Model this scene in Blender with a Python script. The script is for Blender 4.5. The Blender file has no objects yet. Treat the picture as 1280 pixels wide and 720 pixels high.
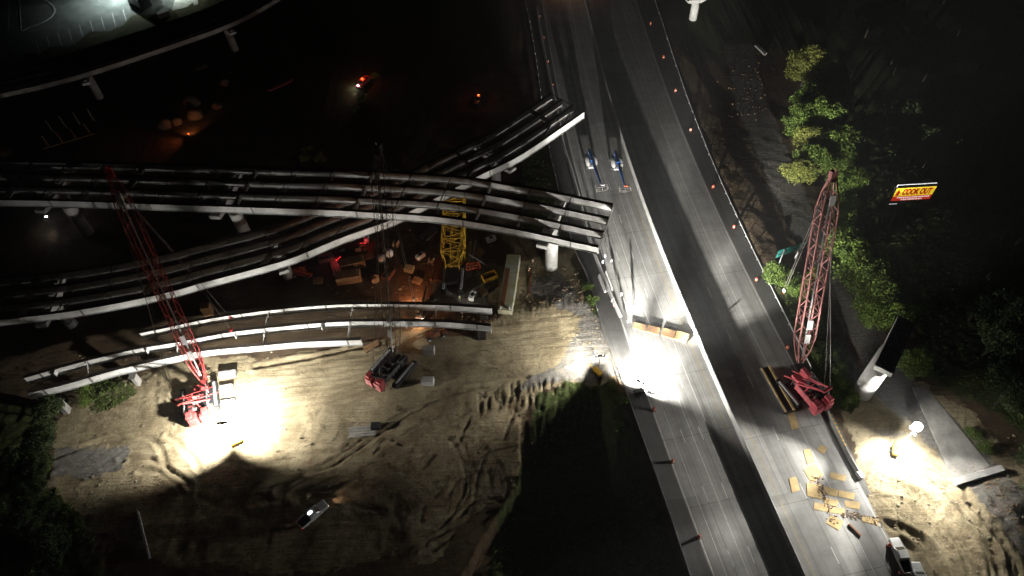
import bpy, bmesh, math, random
import numpy as np
from mathutils import Vector, Matrix
from math import sin, cos, pi, radians, atan2, hypot
random.seed(7); rng = np.random.RandomState(11)
SC = bpy.context.scene; COL = SC.collection

# ------------------------------------------------------------------ camera, sky, exposure
CAMH = 125.0; FPX = 865.0
TH = math.radians(39.0271); ROLL = math.radians(3.2705)
_f = Vector((0, sin(TH), -cos(TH))); _r0 = Vector((1, 0, 0)); _d0 = -_r0.cross(_f)
_R = cos(ROLL)*_r0 + sin(ROLL)*_d0; _D = -sin(ROLL)*_r0 + cos(ROLL)*_d0
cam = bpy.data.cameras.new('camera'); camo = bpy.data.objects.new('camera', cam); COL.objects.link(camo)
m = Matrix.Identity(4)
for i in range(3):
    m[i][0] = _R[i]; m[i][1] = -_D[i]; m[i][2] = -_f[i]
m[2][3] = CAMH
camo.matrix_world = m
cam.sensor_width = 36; cam.lens = FPX/1280*36; cam.clip_start = 1; cam.clip_end = 3000
SC.camera = camo
def P(px, py, z=0.0):
    d = _f + (px-640)/FPX*_R + (py-360)/FPX*_D
    t = (z-CAMH)/d.z
    return Vector((d.x*t, d.y*t, z))
W = bpy.data.worlds.new('World'); SC.world = W; W.use_nodes = True
wn = W.node_tree.nodes; wl = W.node_tree.links
sky = wn.new('ShaderNodeTexSky'); sky.sky_type = 'NISHITA'; sky.sun_disc = False
sky.sun_elevation = radians(35); sky.sun_rotation = radians(200)
wl.new(sky.outputs[0], wn['Background'].inputs[0]); wn['Background'].inputs[1].default_value = 0.00015
SUN = bpy.data.lights.new('moonlight', 'SUN'); SUN.energy = 0.0008; SUN.angle = radians(0.5); SUN.color = (1, .96, .9)
so = bpy.data.objects.new('moonlight', SUN); COL.objects.link(so); so.rotation_euler = (radians(55), 0, radians(-20))
SC.view_settings.view_transform = 'Standard'; SC.view_settings.look = 'None'
SC.view_settings.exposure = 0.0; SC.view_settings.gamma = 1.0
SC.render.engine = 'CYCLES'
try:
    SC.cycles.use_light_tree = True; SC.cycles.sample_clamp_indirect = 3; SC.cycles.max_bounces = 3; SC.cycles.diffuse_bounces = 2; SC.cycles.glossy_bounces = 2; SC.cycles.transmission_bounces = 1; SC.cycles.volume_bounces = 0; SC.cycles.transparent_max_bounces = 2
except Exception: pass

# ------------------------------------------------------------------ materials
def mat(name, col, rough=.8, metal=0., var=.0, scale=4., bump=0., bscale=None, emit=None, estr=0., col2=None, spec=.3, coord='Object'):
    M = bpy.data.materials.new(name); M.use_nodes = True
    n = M.node_tree.nodes; l = M.node_tree.links; b = n['Principled BSDF']
    b.inputs['Base Color'].default_value = (*col, 1); b.inputs['Roughness'].default_value = rough
    b.inputs['Metallic'].default_value = metal; b.inputs['Specular IOR Level'].default_value = spec
    if var > 0 or bump > 0 or col2:
        tc = n.new('ShaderNodeTexCoord'); nz = n.new('ShaderNodeTexNoise')
        nz.inputs['Scale'].default_value = scale; nz.inputs['Detail'].default_value = 8; nz.inputs['Roughness'].default_value = .65
        l.new(tc.outputs[coord], nz.inputs['Vector'])
        cr = n.new('ShaderNodeValToRGB'); l.new(nz.outputs[0], cr.inputs[0])
        c2 = col2 or tuple(c*(1-var) for c in col)
        cr.color_ramp.elements[0].position = .35; cr.color_ramp.elements[0].color = (*c2, 1)
        cr.color_ramp.elements[1].position = .62; cr.color_ramp.elements[1].color = (*[min(1, c*(1+var*.4)) for c in col], 1)
        l.new(cr.outputs[0], b.inputs['Base Color'])
        if bump > 0:
            nb = n.new('ShaderNodeTexNoise'); nb.inputs['Scale'].default_value = bscale or scale*3; nb.inputs['Detail'].default_value = 6
            l.new(tc.outputs[coord], nb.inputs['Vector'])
            bp = n.new('ShaderNodeBump'); bp.inputs['Strength'].default_value = 1; bp.inputs['Distance'].default_value = bump
            l.new(nb.outputs[0], bp.inputs['Height']); l.new(bp.outputs[0], b.inputs['Normal'])
    if emit:
        b.inputs['Emission Color'].default_value = (*emit, 1); b.inputs['Emission Strength'].default_value = estr
    return M
M = {
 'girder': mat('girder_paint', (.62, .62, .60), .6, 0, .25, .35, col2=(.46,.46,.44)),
 'girdshade': mat('shaded_inner_girder_paint', (.33, .33, .32), .65, 0, .35, .35, col2=(.20, .195, .185)),  # girder paint darkened to stand in for shade between the girders
 'flange': mat('mill_scale_flange', (.10, .085, .075), .8, 0, .4, .8),
 'steel': mat('bare_steel', (.18, .17, .16), .6, .3, .3, 1.),
 'forms': mat('galvanised_deck_form', (.20, .19, .19), .55, .35, .25, .3),
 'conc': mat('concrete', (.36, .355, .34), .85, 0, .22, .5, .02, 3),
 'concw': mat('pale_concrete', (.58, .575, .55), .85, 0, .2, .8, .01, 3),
 'concd': mat('aged_concrete', (.27, .26, .24), .9, 0, .4, .4, .03, 2),
 'red': mat('red_paint', (.34, .045, .042), .45, 0, .3, 1.2),
 'lattpink': mat('chalky_red_paint', (.37, .16, .15), .6, 0, .35, 1.),
 'pink': mat('faded_red_paint', (.50, .09, .11), .5, 0, .3, 1.),
 'dark': mat('black_paint', (.018, .018, .02), .5, 0, .2, 2.),
 'rubber': mat('rubber', (.02, .02, .02), .85, 0, .3, 4.),
 'grey': mat('grey_machine_paint', (.30, .30, .30), .55, 0, .3, 2.),
 'silver': mat('light_grey_paint', (.50, .51, .52), .4, .1, .15, 2.),
 'white': mat('white_paint', (.75, .75, .73), .5, 0, .12, 1.5),
 'yellow': mat('yellow_paint', (.62, .36, .03), .5, 0, .25, 1.5),
 'lattyel': mat('weathered_yellow_paint', (.75, .46, .05), .6, 0, .35, 1.),
 'blue': mat('blue_paint', (.02, .11, .38), .4, 0, .2, 2.),
 'orange': mat('orange_plastic', (.45, .08, .03), .55),
 'hivis': mat('hivis_yellow_cloth', (.62, .75, .05), .8),
 'hivo': mat('hivis_orange_cloth', (.85, .22, .04), .8),
 'reflect': mat('reflective_band', (.8, .8, .78), .4),
 'hat': mat('white_hard_hat', (.78, .78, .76), .4),
 'cloth': mat('dark_work_clothes', (.05, .055, .07), .9),
 'skin': mat('skin', (.35, .2, .14), .6),
 'cable': mat('wire_rope', (.20, .18, .17), .5, .3),
 'rail': mat('galvanised_rail', (.42, .42, .41), .45, .4, .3, 3.),
 'timber': mat('timber_mat', (.34, .20, .10), .85, 0, .35, .8, .02, 6),
 'ply': mat('plywood', (.50, .36, .17), .8, 0, .28, .7),
 'rust': mat('rusty_steel', (.20, .075, .03), .85, 0, .5, 2., col2=(.08,.035,.02)),
 'stain': mat('stained_steel_form', (.34, .36, .30), .7, 0, .4, .35, col2=(.30, .23, .08)),
 'glass': mat('dark_glass', (.01, .012, .015), .1, 0, spec=.6),
 'lens': mat('floodlight_lens', (.9, .9, .9), .3, emit=(1, .97, .92), estr=140),
 'glareball': mat('lamp_glare_glow', (.9, .9, .9), .5, emit=(.93, .96, 1), estr=45),  # emission that imitates the glare round the lamp
 'lamp_s': mat('small_lamp_lens', (.9, .9, .9), .3, emit=(.9, .95, 1), estr=22),
 'warm': mat('warm_headlight', (.9, .9, .9), .3, emit=(1, .72, .5), estr=14),
 'beacon': mat('amber_beacon', (.9, .2, .05), .3, emit=(1, .13, .03), estr=5),
 'redlamp': mat('red_tail_lamp', (.7, .02, .02), .3, emit=(1, .04, .05), estr=1.2),
 'signy': mat('lit_yellow_sign_face', (.8, .6, .05), .4, emit=(1, .70, .03), estr=.75),
 'signr': mat('lit_red_sign_face', (.6, .04, .02), .4, emit=(.85, .05, .02), estr=.45),
 'signl': mat('lit_red_letter', (.5, .02, .01), .4, emit=(.5, .02, .005), estr=.55),
 'signw': mat('lit_white_mark', (.9, .9, .9), .4, emit=(1, .8, .75), estr=.75),
 'signe': mat('white_edge_light', (.9, .9, .9), .4, emit=(.9, .9, .95), estr=.6),
 'teal': mat('green_sign_back', (.02, .26, .22), .5, 0, .2, 1.),
 'line': mat('white_road_paint', (.56, .55, .53), .7, 0, .3, 1.5),
 'yline': mat('yellow_road_paint', (.36, .30, .18), .7, 0, .3, 1.5),
 'bark': mat('bark', (.03, .024, .018), .9, 0, .3, 3.),
 'clod': mat('dry_clods', (.24, .20, .14), .95, 0, .4, 1.),
 'boulder': mat('boulder', (.15, .105, .07), .9, 0, .35, .8, .1, 2),
 'soil': mat('heaped_soil', (.24, .16, .09), .95, 0, .4, .6, .1, 2),
}
def leafmat(name, col, c2):
    Mx = mat(name, col, .7, 0, .3, .6, col2=c2); b = Mx.node_tree.nodes['Principled BSDF']
    return Mx
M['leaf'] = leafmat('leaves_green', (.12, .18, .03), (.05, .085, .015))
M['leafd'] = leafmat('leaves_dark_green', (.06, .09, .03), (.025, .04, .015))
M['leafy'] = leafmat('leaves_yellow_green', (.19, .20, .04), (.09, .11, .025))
M['grass'] = leafmat('grass_blades', (.10, .16, .03), (.07, .08, .03))

# ------------------------------------------------------------------ mesh builder (world coordinates in, root relative out)
class MB:
    def __init__(s): s.v = []; s.f = []
    def add(s, vs, fs):
        k = len(s.v); s.v += [tuple(v) for v in vs]; s.f += [tuple(i+k for i in f) for f in fs]
    def box(s, c, size, az=0, tilt=0, chamfer=0, axes=None):
        c = Vector(c); x, y, z = [q/2 for q in size]
        if axes: ax, ay, az_ = axes
        else:
            r = Matrix.Rotation(az, 3, 'Z') @ Matrix.Rotation(tilt, 3, 'X')
            ax, ay, az_ = r @ Vector((1, 0, 0)), r @ Vector((0, 1, 0)), r @ Vector((0, 0, 1))
        if chamfer <= 0:
            vs = [c + ax*sx*x + ay*sy*y + az_*sz*z for sz in (-1, 1) for sx, sy in ((-1, -1), (1, -1), (1, 1), (-1, 1))]
            s.add(vs, [(3, 2, 1, 0), (4, 5, 6, 7), (0, 1, 5, 4), (1, 2, 6, 5), (2, 3, 7, 6), (3, 0, 4, 7)])
        else:
            h = min(chamfer, x*.9, y*.9, z*.9); rings = []
            for zz, ins in ((-z, h), (-z+h, 0), (z-h, 0), (z, h)):
                X, Y = x-ins, y-ins
                rings.append([(X-h+ins*.5, -Y), (X, -Y+h-ins*.5), (X, Y-h+ins*.5), (X-h+ins*.5, Y), (-X+h-ins*.5, Y), (-X, Y-h+ins*.5), (-X, -Y+h-ins*.5), (-X+h-ins*.5, -Y)])
            vs = []
            for (zz, _), rg in zip(((-z, h), (-z+h, 0), (z-h, 0), (z, h)), rings):
                vs += [c + ax*a + ay*b + az_*zz for a, b in rg]
            fs = [tuple(range(7, -1, -1)), tuple(range(24, 32))]
            for k in range(3):
                for j in range(8): fs.append((k*8+j, k*8+(j+1) % 8, k*8+8+(j+1) % 8, k*8+8+j))
            s.add(vs, fs)
    def bar(s, a, b, w, n=4, w2=None):
        a, b = Vector(a), Vector(b); d = (b-a)
        if d.length < 1e-5: return
        d.normalize(); u = d.cross(Vector((0, 0, 1)))
        if u.length < .01: u = Vector((1, 0, 0))
        u.normalize(); v = d.cross(u); w2 = w if w2 is None else w2; vs = []
        for c, r in ((a, w/2), (b, w2/2)):
            for k in range(n):
                t = 2*pi*(k+.5)/n; vs.append(c + u*cos(t)*r*1.2 + v*sin(t)*r*1.2)
        fs = [(k, (k+1) % n, n+(k+1) % n, n+k) for k in range(n)] + [tuple(range(n-1, -1, -1)), tuple(range(n, 2*n))]
        s.add(vs, fs)
    def lathe(s, c, prof, n=20, axis=None, sx=1, sy=1):
        c = Vector(c); A = Vector(axis).normalized() if axis is not None else Vector((0, 0, 1))
        u = A.cross(Vector((0, 1, 0)))
        if u.length < .01: u = Vector((1, 0, 0))
        u.normalize(); v = A.cross(u); vs = []
        for r, h in prof:
            for k in range(n):
                t = 2*pi*k/n; vs.append(c + A*h + u*cos(t)*r*sx + v*sin(t)*r*sy)
        fs = []
        for i in range(len(prof)-1):
            for k in range(n): fs.append((i*n+k, i*n+(k+1) % n, (i+1)*n+(k+1) % n, (i+1)*n+k))
        fs += [tuple(range(n-1, -1, -1)), tuple(range((len(prof)-1)*n, len(prof)*n))]
        s.add(vs, fs)
    def prism(s, pts, z0, z1):
        n = len(pts); vs = [(p[0], p[1], z0) for p in pts] + [(p[0], p[1], z1) for p in pts]
        s.add(vs, [tuple(range(n-1, -1, -1)), tuple(range(n, 2*n))] + [(k, (k+1) % n, n+(k+1) % n, n+k) for k in range(n)])
    def sweep(s, path, sect, closed=True):
        # path: world points; sect: list of (lateral, up); lateral positive to the right of travel
        N = len(path); k = len(sect); vs = []
        for i, p in enumerate(path):
            t = Vector(path[min(i+1, N-1)]) - Vector(path[max(i-1, 0)]); t.z = 0; t.normalize(); r = Vector((t.y, -t.x, 0))
            for a, b in sect: vs.append(Vector(p) + r*a + Vector((0, 0, b)))
        fs = []
        for i in range(N-1):
            for j in range(k if closed else k-1): fs.append((i*k+j, i*k+(j+1) % k, (i+1)*k+(j+1) % k, (i+1)*k+j))
        if closed: fs += [tuple(range(k)), tuple(range((N-1)*k, N*k))[::-1]]
        s.add(vs, fs)
    def blob(s, c, r, jit=.25, seed=0, n1=10, n2=7, flat=True):
        rr = random.Random(seed); vs = []; fs = []
        for i in range(n2+1):
            ph = pi*i/n2
            for k in range(n1):
                t = 2*pi*k/n1; j = 1 + rr.uniform(-jit, jit)
                vs.append((c[0]+r[0]*sin(ph)*cos(t)*j, c[1]+r[1]*sin(ph)*sin(t)*j, c[2]+r[2]*cos(ph)*(1+rr.uniform(-jit, jit)*.5)))
        for i in range(n2):
            for k in range(n1): fs.append((i*n1+k, (i+1)*n1+k, (i+1)*n1+(k+1) % n1, i*n1+(k+1) % n1))
        s.add(vs, fs)
    def build(s, name, mt, root=None, smooth=False):
        me = bpy.data.meshes.new(name); o0 = WL(root) if root else Vector((0, 0, 0))
        if root is None and s.v:
            a = np.array(s.v); o0 = Vector((float(a[:, 0].mean()), float(a[:, 1].mean()), float(a[:, 2].min())))
        me.from_pydata([tuple(Vector(v)-o0) for v in s.v], [], s.f)
        bm = bmesh.new(); bm.from_mesh(me); bmesh.ops.recalc_face_normals(bm, faces=bm.faces); bm.to_mesh(me); bm.free()
        me.materials.append(mt); me.update()
        if smooth: me.shade_smooth()
        o = bpy.data.objects.new(name, me); COL.objects.link(o)
        if root: o.parent = root
        else: o.location = o0
        return o
_wl = {}
def WL(o):
    v = Vector((0, 0, 0))
    while o: v = v + o.location; o = o.parent
    return v
def tag(o, label=None, cat=None, group=None, kind=None):
    for k, v in (('label', label), ('category', cat), ('group', group), ('kind', kind)):
        if v: o[k] = v
    return o
def thing(name, label, cat, loc, group=None):
    o = bpy.data.objects.new(name, None); o.empty_display_size = .5; COL.objects.link(o); o.location = loc
    return tag(o, label, cat, group)
def kids(o): return [c for c in bpy.data.objects if c.parent == o]
def dup(root, loc, rz=0, label=None, sc=None):
    def cp(o, par):
        c = o.copy(); COL.objects.link(c); c.parent = par
        for ch in kids(o): cp(ch, c)
        return c
    src = kids(root); r = root.copy(); COL.objects.link(r); r.location = loc; r.rotation_euler = (0, 0, rz)
    if sc: r.scale = (sc, sc, sc)
    for ch in src: cp(ch, r)
    if label: r['label'] = label
    return r
def catmull(pts, n=8):
    pts = [Vector(p) for p in pts]; out = []
    for i in range(len(pts)-1):
        p0 = pts[max(i-1, 0)]; p1 = pts[i]; p2 = pts[i+1]; p3 = pts[min(i+2, len(pts)-1)]
        for k in range(n):
            t = k/n
            out.append(.5*((2*p1)+(-p0+p2)*t+(2*p0-5*p1+4*p2-p3)*t*t+(-p0+3*p1-3*p2+p3)*t**3))
    out.append(pts[-1]); return out
def resample(path, step):
    path = [Vector(p) for p in path]; L = [0]
    for a, b in zip(path, path[1:]): L.append(L[-1]+(b-a).length)
    n = max(1, int(round(L[-1]/step))); out = []; j = 0
    for i in range(n+1):
        d = L[-1]*i/n
        while j < len(L)-2 and L[j+1] < d: j += 1
        t = (d-L[j])/max(1e-6, L[j+1]-L[j]); out.append(path[j].lerp(path[j+1], min(1, max(0, t))))
    return out
def offset(path, d):       # + = right of travel
    out = []; N = len(path)
    for i, p in enumerate(path):
        t = path[min(i+1, N-1)]-path[max(i-1, 0)]; t.z = 0; t.normalize()
        out.append(p+Vector((t.y, -t.x, 0))*d)
    return out
def PX(lst, z=0.): return [P(a, b, z) for a, b in lst]

# ------------------------------------------------------------------ highway lines (world, from south to north)
def hwline(lst, ext=True):
    w = PX(lst); Y = np.array([p.y for p in w]); X = np.array([p.x for p in w])
    c = np.polyfit(Y, X, 4); y0, y1 = Y.min(), Y.max()
    def f(y):
        if y < y0: return float(np.polyval(c, y0)+(y-y0)*(np.polyval(c, y0+4)-np.polyval(c, y0))/4)
        if y > y1: return float(np.polyval(c, y1)+(y-y1)*(np.polyval(c, y1)-np.polyval(c, y1-8))/8)
        return float(np.polyval(c, y))
    return f
fM = hwline([(731,0),(740,37),(750,80),(762,122),(780,180),(797,230),(815,287),(845,360),(866,407),(890,472),(921,537),(959,616),(1001,718)])
fG = hwline([(817,0),(834,55),(857,117),(879,180),(897,227),(922,280),(955,345),(990,415),(1030,500),(1071,590),(1130,720)])
YS = [-60+i*3. for i in range(150)]           # -60 .. 387
MP = [Vector((fM(y), y, 0)) for y in YS]
def hl(off, y0=-60, y1=387, z=0.):
    pth = offset(MP, off); return [Vector((p.x, p.y, z)) for p in pth if y0 <= p.y <= y1]
GP = [Vector((fG(y), y, 0)) for y in YS]
# left edge guardrail
LE = catmull(PX([(862,720),(832,630),(800,540),(786,500),(770,455)]), 6)
LE = [LE[0]+(LE[0]-LE[1])*20]+LE
LE2 = catmull(PX([(770,455),(752,408),(735,350),(717,310),(697,235),(685,180),(676,120),(664,40),(655,0)]), 6)
LE2 = LE2 + [LE2[-1]+(LE2[-1]-LE2[-2])*18]
LEall = resample(LE+LE2[1:], 3)

# ------------------------------------------------------------------ ground
def vnoise(x, y, seed):
    r = np.random.RandomState(seed); T = r.rand(256, 256)
    xi = np.floor(x).astype(int); yi = np.floor(y).astype(int); fx = x-xi; fy = y-yi
    fx = fx*fx*(3-2*fx); fy = fy*fy*(3-2*fy)
    a = T[xi & 255, yi & 255]; b = T[(xi+1) & 255, yi & 255]; c = T[xi & 255, (yi+1) & 255]; d = T[(xi+1) & 255, (yi+1) & 255]
    return (a*(1-fx)+b*fx)*(1-fy)+(c*(1-fx)+d*fx)*fy
def fbm(x, y, seed, o=5):
    s = 0; amp = 1; tot = 0
    for k in range(o):
        s = s+amp*vnoise(x*2**k+17*k, y*2**k+5*k, seed+k); tot += amp; amp *= .5
    return s/tot
def axis_(lo, hi, step, olo, ohi):
    core = list(np.arange(lo, hi, step)); a = []; s = step; v = lo
    while v > olo: s *= 1.12; v -= s; a.append(v)
    b = []; s = step; v = core[-1]
    while v < ohi: s *= 1.12; v += s; b.append(v)
    return np.array(a[::-1]+core+b)
gx = axis_(-118, 100, .42, -900, 900); gy = axis_(30, 150, .42, -400, 1500)
GX, GY = np.meshgrid(gx, gy); SH = GX.shape; X = GX.ravel(); Y = GY.ravel()
def pip(poly, X, Y):
    inside = np.zeros(X.shape, bool); n = len(poly)
    for i in range(n):
        x1, y1 = poly[i][0], poly[i][1]; x2, y2 = poly[(i+1) % n][0], poly[(i+1) % n][1]
        c = ((y1 > Y) != (y2 > Y)); dy = (y2-y1) if abs(y2-y1) > 1e-9 else 1e-9
        inside ^= c & (X < (x2-x1)*(Y-y1)/dy+x1)
    return inside
def dseg(path, X, Y):      # distance to polyline, arc length
    D = np.full(X.shape, 1e9); S = np.zeros(X.shape); L = 0
    for a, b in zip(path, path[1:]):
        dx, dy = b.x-a.x, b.y-a.y; l2 = dx*dx+dy*dy
        if l2 < 1e-9: continue
        t = np.clip(((X-a.x)*dx+(Y-a.y)*dy)/l2, 0, 1); d = np.hypot(X-a.x-t*dx, Y-a.y-t*dy); k = d < D
        D[k] = d[k]; S[k] = (L+t*math.sqrt(l2))[k]; L += math.sqrt(l2)
    return D, S
wx = X+(fbm(X/9, Y/9, 3)-.5)*9; wy = Y+(fbm(X/9, Y/9, 9)-.5)*9
wx2 = X+(fbm(X/3, Y/3, 3)-.5)*3; wy2 = Y+(fbm(X/3, Y/3, 9)-.5)*3
def region(px, warp=2):
    poly = PX(px); return pip(poly, *((wx, wy) if warp == 2 else (wx2, wy2) if warp == 1 else (X, Y)))
dirt = np.zeros(X.shape); veg = np.zeros(X.shape); grav = np.zeros(X.shape); clay = np.zeros(X.shape)
def setr(arr, px, val=1., warp=2): arr[region(px, warp)] = val
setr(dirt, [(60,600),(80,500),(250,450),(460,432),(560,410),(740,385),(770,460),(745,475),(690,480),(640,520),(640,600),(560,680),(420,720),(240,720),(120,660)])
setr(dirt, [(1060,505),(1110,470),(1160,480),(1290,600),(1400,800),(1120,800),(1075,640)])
setr(dirt, [(620,330),(720,310),(745,390),(620,410)], .8)
setr(clay, [(150,620),(330,600),(500,520),(560,480),(640,500),(650,600),(560,700),(300,740),(120,720)], .38)
setr(clay, [(470,330),(560,330),(620,400),(560,425),(500,410)], .9)
setr(clay, [(110,150),(210,150),(260,215),(60,215)], .5)
setr(grav, [(690,335),(745,400),(700,392),(655,362)], .9, 1)
setr(grav, [(540,320),(600,300),(610,385),(540,385)], .8, 1)
setr(grav, [(60,600),(70,560),(160,555),(150,590)], .8, 1)
setr(grav, [(740,375),(775,410),(800,520),(770,470),(700,478),(640,486),(700,455)], .7, 1)
roadR = catmull(PX([(925,60),(935,110),(955,170),(985,240),(1015,300),(1050,360),(1085,420),(1115,480),(1160,520),(1230,600),(1330,730)]), 6)
d, _ = dseg(roadR, wx2, wy2); grav[d < 4.2] = 1.
hv, _ = dseg(catmull(PX([(330,510),(440,470),(520,435),(600,418),(680,405),(760,398)]), 5), wx2, wy2)
haul = np.clip(1-hv/7., 0, 1)
setr(veg, [(855,80),(1010,60),(1060,140),(1040,300),(1130,380),(1160,470),(1290,560),(1600,500),(1500,-200),(830,-200)], .85)
veg[d < 4.6] = 0
setr(veg, [(1000,430),(1045,425),(1075,470),(1075,505),(1060,520),(1035,500)], 1., 1)
setr(veg, [(940,330),(1010,340),(1035,430),(1010,440)], 1., 1)
setr(veg, [(-100,470),(60,520),(55,600),(110,640),(160,800),(-300,900)], .9)
setr(veg, [(660,500),(720,470),(765,470),(865,720),(900,800),(600,800),(640,600)], .95)
setr(veg, [(717,330),(745,355),(752,400),(735,385)], .9, 1)
setr(veg, [(640,180),(690,190),(720,300),(650,290)], .55)
setr(veg, [(-200,-200),(620,-200),(640,60),(500,200),(300,130),(-200,150)], .5)
setr(veg, [(100,480),(150,470),(170,490),(120,520)], .7, 1)
# relief
Z = (fbm(X/14, Y/14, 21)-.5)*.7+(fbm(X/3.5, Y/3.5, 31)-.5)*.26+(fbm(X/.9, Y/.9, 41, 3)-.5)*.13
Z += veg*(fbm(X/1.6, Y/1.6, 51)-.4)*.7
smooth = np.clip(haul*1.4+grav*.8, 0, 1); Z = Z*(1-.72*smooth)
def groove(px, w=.45, depth=.16, berm=.08, tread=0, pair=0, world=False, n=6):
    base = catmull(px if world else PX(px), n)
    for off in ([-pair/2, pair/2] if pair else [0]):
        path = offset(base, off) if off else base
        xs = [p.x for p in path]; ys = [p.y for p in path]
        k = np.where((X > min(xs)-3) & (X < max(xs)+3) & (Y > min(ys)-3) & (Y < max(ys)+3))[0]
        if not len(k): continue
        D, S = dseg(path, wx2[k]*.3+X[k]*.7, wy2[k]*.3+Y[k]*.7)
        g = -depth*np.exp(-(D/w)**2)+berm*np.exp(-((D-w*1.9)/(w*.6))**2)
        if tread: g += tread*np.sin(S*2*pi/.95)*np.exp(-(D/(w*1.2))**4)
        Z[k] += g
for q in ([(1100,603),(1135,613),(1165,635),(1190,665),(1205,690),(1216,725)],):
    groove(q, 1.0, .2, .25, .1)
groove([(1085,652),(1120,658),(1150,675),(1168,700),(1180,730)], .7, .5, .45)
groove([(1075,640),(1095,650),(1120,668),(1140,700),(1150,730)], .8, .25, .2, .08)
groove([(1185,610),(1215,650),(1255,700),(1270,730)], .8, .15, .3)
groove([(1160,590),(1200,640),(1235,690),(1250,725)], .6, .2, .3)
for q in ([(60,575),(100,560),(140,549),(180,546),(200,560),(215,590),(240,610)], [(150,575),(190,575),(215,590),(235,605)], [(175,590),(200,590),(225,610)],
          [(70,592),(110,585),(150,578)], [(210,545),(240,570),(250,590)]): groove(q, .5, .28, .3, .05)
for k in range(9):
    groove([(325+2*k, 455+8*k), (420, 440+8.5*k), (510, 425+9*k-k*k*.3), (560, 415+9*k)], .4, .05, .05, .03 if k % 3 == 0 else 0)
for k in range(6): groove([(500,440+5*k), (600,424+7*k), (680,410+8*k), (755,398+9*k)], .5, .04, .03)
groove([(640,486),(690,474),(740,456),(760,450)], .8, .1, .35)
groove([(320,460),(360,452),(400,445),(440,437),(475,430)], .5, .3, .3)
groove([(500,510),(560,495),(620,482),(660,474)], .6, .2, .25)
# swinging wheel tracks in the dark clay
for k in range(26):
    a = random.uniform(0, 30); groove([(330+a*2+random.uniform(-20,20), 610+a*.6), (400+a*2, 580+a), (470+a*2, 535+a), (540+a*2, 495+a), (600+a*2, 480+a*.8)], random.uniform(.25, .5), random.uniform(.06, .16), .08)
for k in range(14):
    a = k*5+random.uniform(-2, 2); groove([(560+a*.6,545),(578+a*.8,580),(575+a*.9,620),(545+a*.7,660),(490+a+random.uniform(-25,25),690)], .3, .10, .08)
for k in range(30):
    x0 = random.uniform(180, 620); y0 = random.uniform(520, 660); an = random.uniform(-.9, .3); L = random.uniform(30, 90); b = random.uniform(-18, 18)
    groove([(x0, y0), (x0+L*.5*cos(an)-b*sin(an), y0+L*.5*sin(an)+b*cos(an)), (x0+L*cos(an), y0+L*sin(an))], random.uniform(.2, .45), random.uniform(.07, .2), .1)
for k in range(24):   # right hand dirt
    x0 = random.uniform(1090, 1200); y0 = random.uniform(560, 700); L = random.uniform(30, 80)
    groove([(x0, y0), (x0+L*.5, y0+L*.55), (x0+L*.75, y0+L)], random.uniform(.2, .4), random.uniform(.06, .15), .1)
for k in range(9):
    o_ = k*9; groove([(1092+o_, 590+k*2), (1130+o_, 612+k*3), (1165+o_, 645+k*3), (1190+o_, 690), (1200+o_, 730)], .35, .12, .12, .06 if k % 3 == 1 else 0)
for k in range(16):
    x0 = 1195+k*5; y0 = 605+k*7; groove([(x0, y0), (x0+random.uniform(-2, 8), y0+6), (x0+4, y0+11)], .5, .12, .12)
for k in range(12):   # erosion gullies
    x0 = 640+k*9+random.uniform(-3, 3); groove([(x0, 480+random.uniform(-4, 4)), (x0+random.uniform(-6, 6), 505), (x0+random.uniform(-10, 10), 530+random.uniform(0, 20))], .3, .4, .1)
for k in range(40):   # gullied bank north of the haul road
    x0 = 560+k*4.7; y0 = 414-(x0-560)*.12
    groove([(x0, y0+2), (x0+random.uniform(-1, 1), y0-5), (x0+random.uniform(-2, 2), y0-random.uniform(8, 20))], .28, .35, .08)
bk, _ = dseg(catmull(PX([(540,412),(600,404),(660,394),(720,385),(748,376)]), 5), X, Y)
Z += 1.1*np.exp(-(bk/3.2)**2)
lb, _ = dseg(catmull(PX([(110,500),(160,480),(215,482),(245,495)]), 5), X, Y); Z += 1.0*np.exp(-(lb/2.5)**2)*fbm(X/2, Y/2, 77)
ed_ = catmull(PX([(520,508),(575,497),(635,486),(690,475),(735,464),(752,458)]), 5)
de_, se_ = dseg(ed_, wx2*.5+X*.5, wy2*.5+Y*.5); yl_ = np.interp(X, [p.x for p in ed_], [p.y for p in ed_]); inx = np.clip((X-ed_[0].x)/10, 0, 1)*np.clip((ed_[-1].x+1-X)/2, 0, 1)
sth = (Y < yl_)*inx; Z -= sth*np.clip(de_/3.2, 0, 1)*1.7*np.clip(1.6-de_/26., 0, 1); Z += inx*(1-sth > 0)*.25*np.exp(-(de_/1.1)**2)
for k in range(34):
    x0 = 600+k*4.6; y0 = 492-(x0-600)*.22; groove([(x0, y0-1), (x0+random.uniform(-2, 1), y0+6), (x0+random.uniform(-5, 2), y0+random.uniform(10, 26))], .3, .4, .08)
for (a, b, w, h, kx) in [(700,365,5,1.4,1),(1240,680,9,1.0,1),(410,540,4,.8,1),(330,590,6,.9,1),(590,520,6,.8,1),(1265,640,6,1.6,1)]:
    c = P(a, b); r2 = ((X-c.x)**2+(Y-c.y)**2)/w**2; Z += h*np.exp(-r2)*(.6+.8*fbm(X/2, Y/2, 88))
dp_ = dseg(PX([(660,520),(735,476)])+PX([(775,480),(870,700),(880,800)]), X, Y)[0]; pin = pip(PX([(650,515),(700,488),(745,480),(772,490),(820,610),(862,715),(900,820),(640,900),(560,760),(600,680),(650,600)]), X, Y)
Z -= pin*np.clip(dp_/9., 0, 1)*5.0
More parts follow.
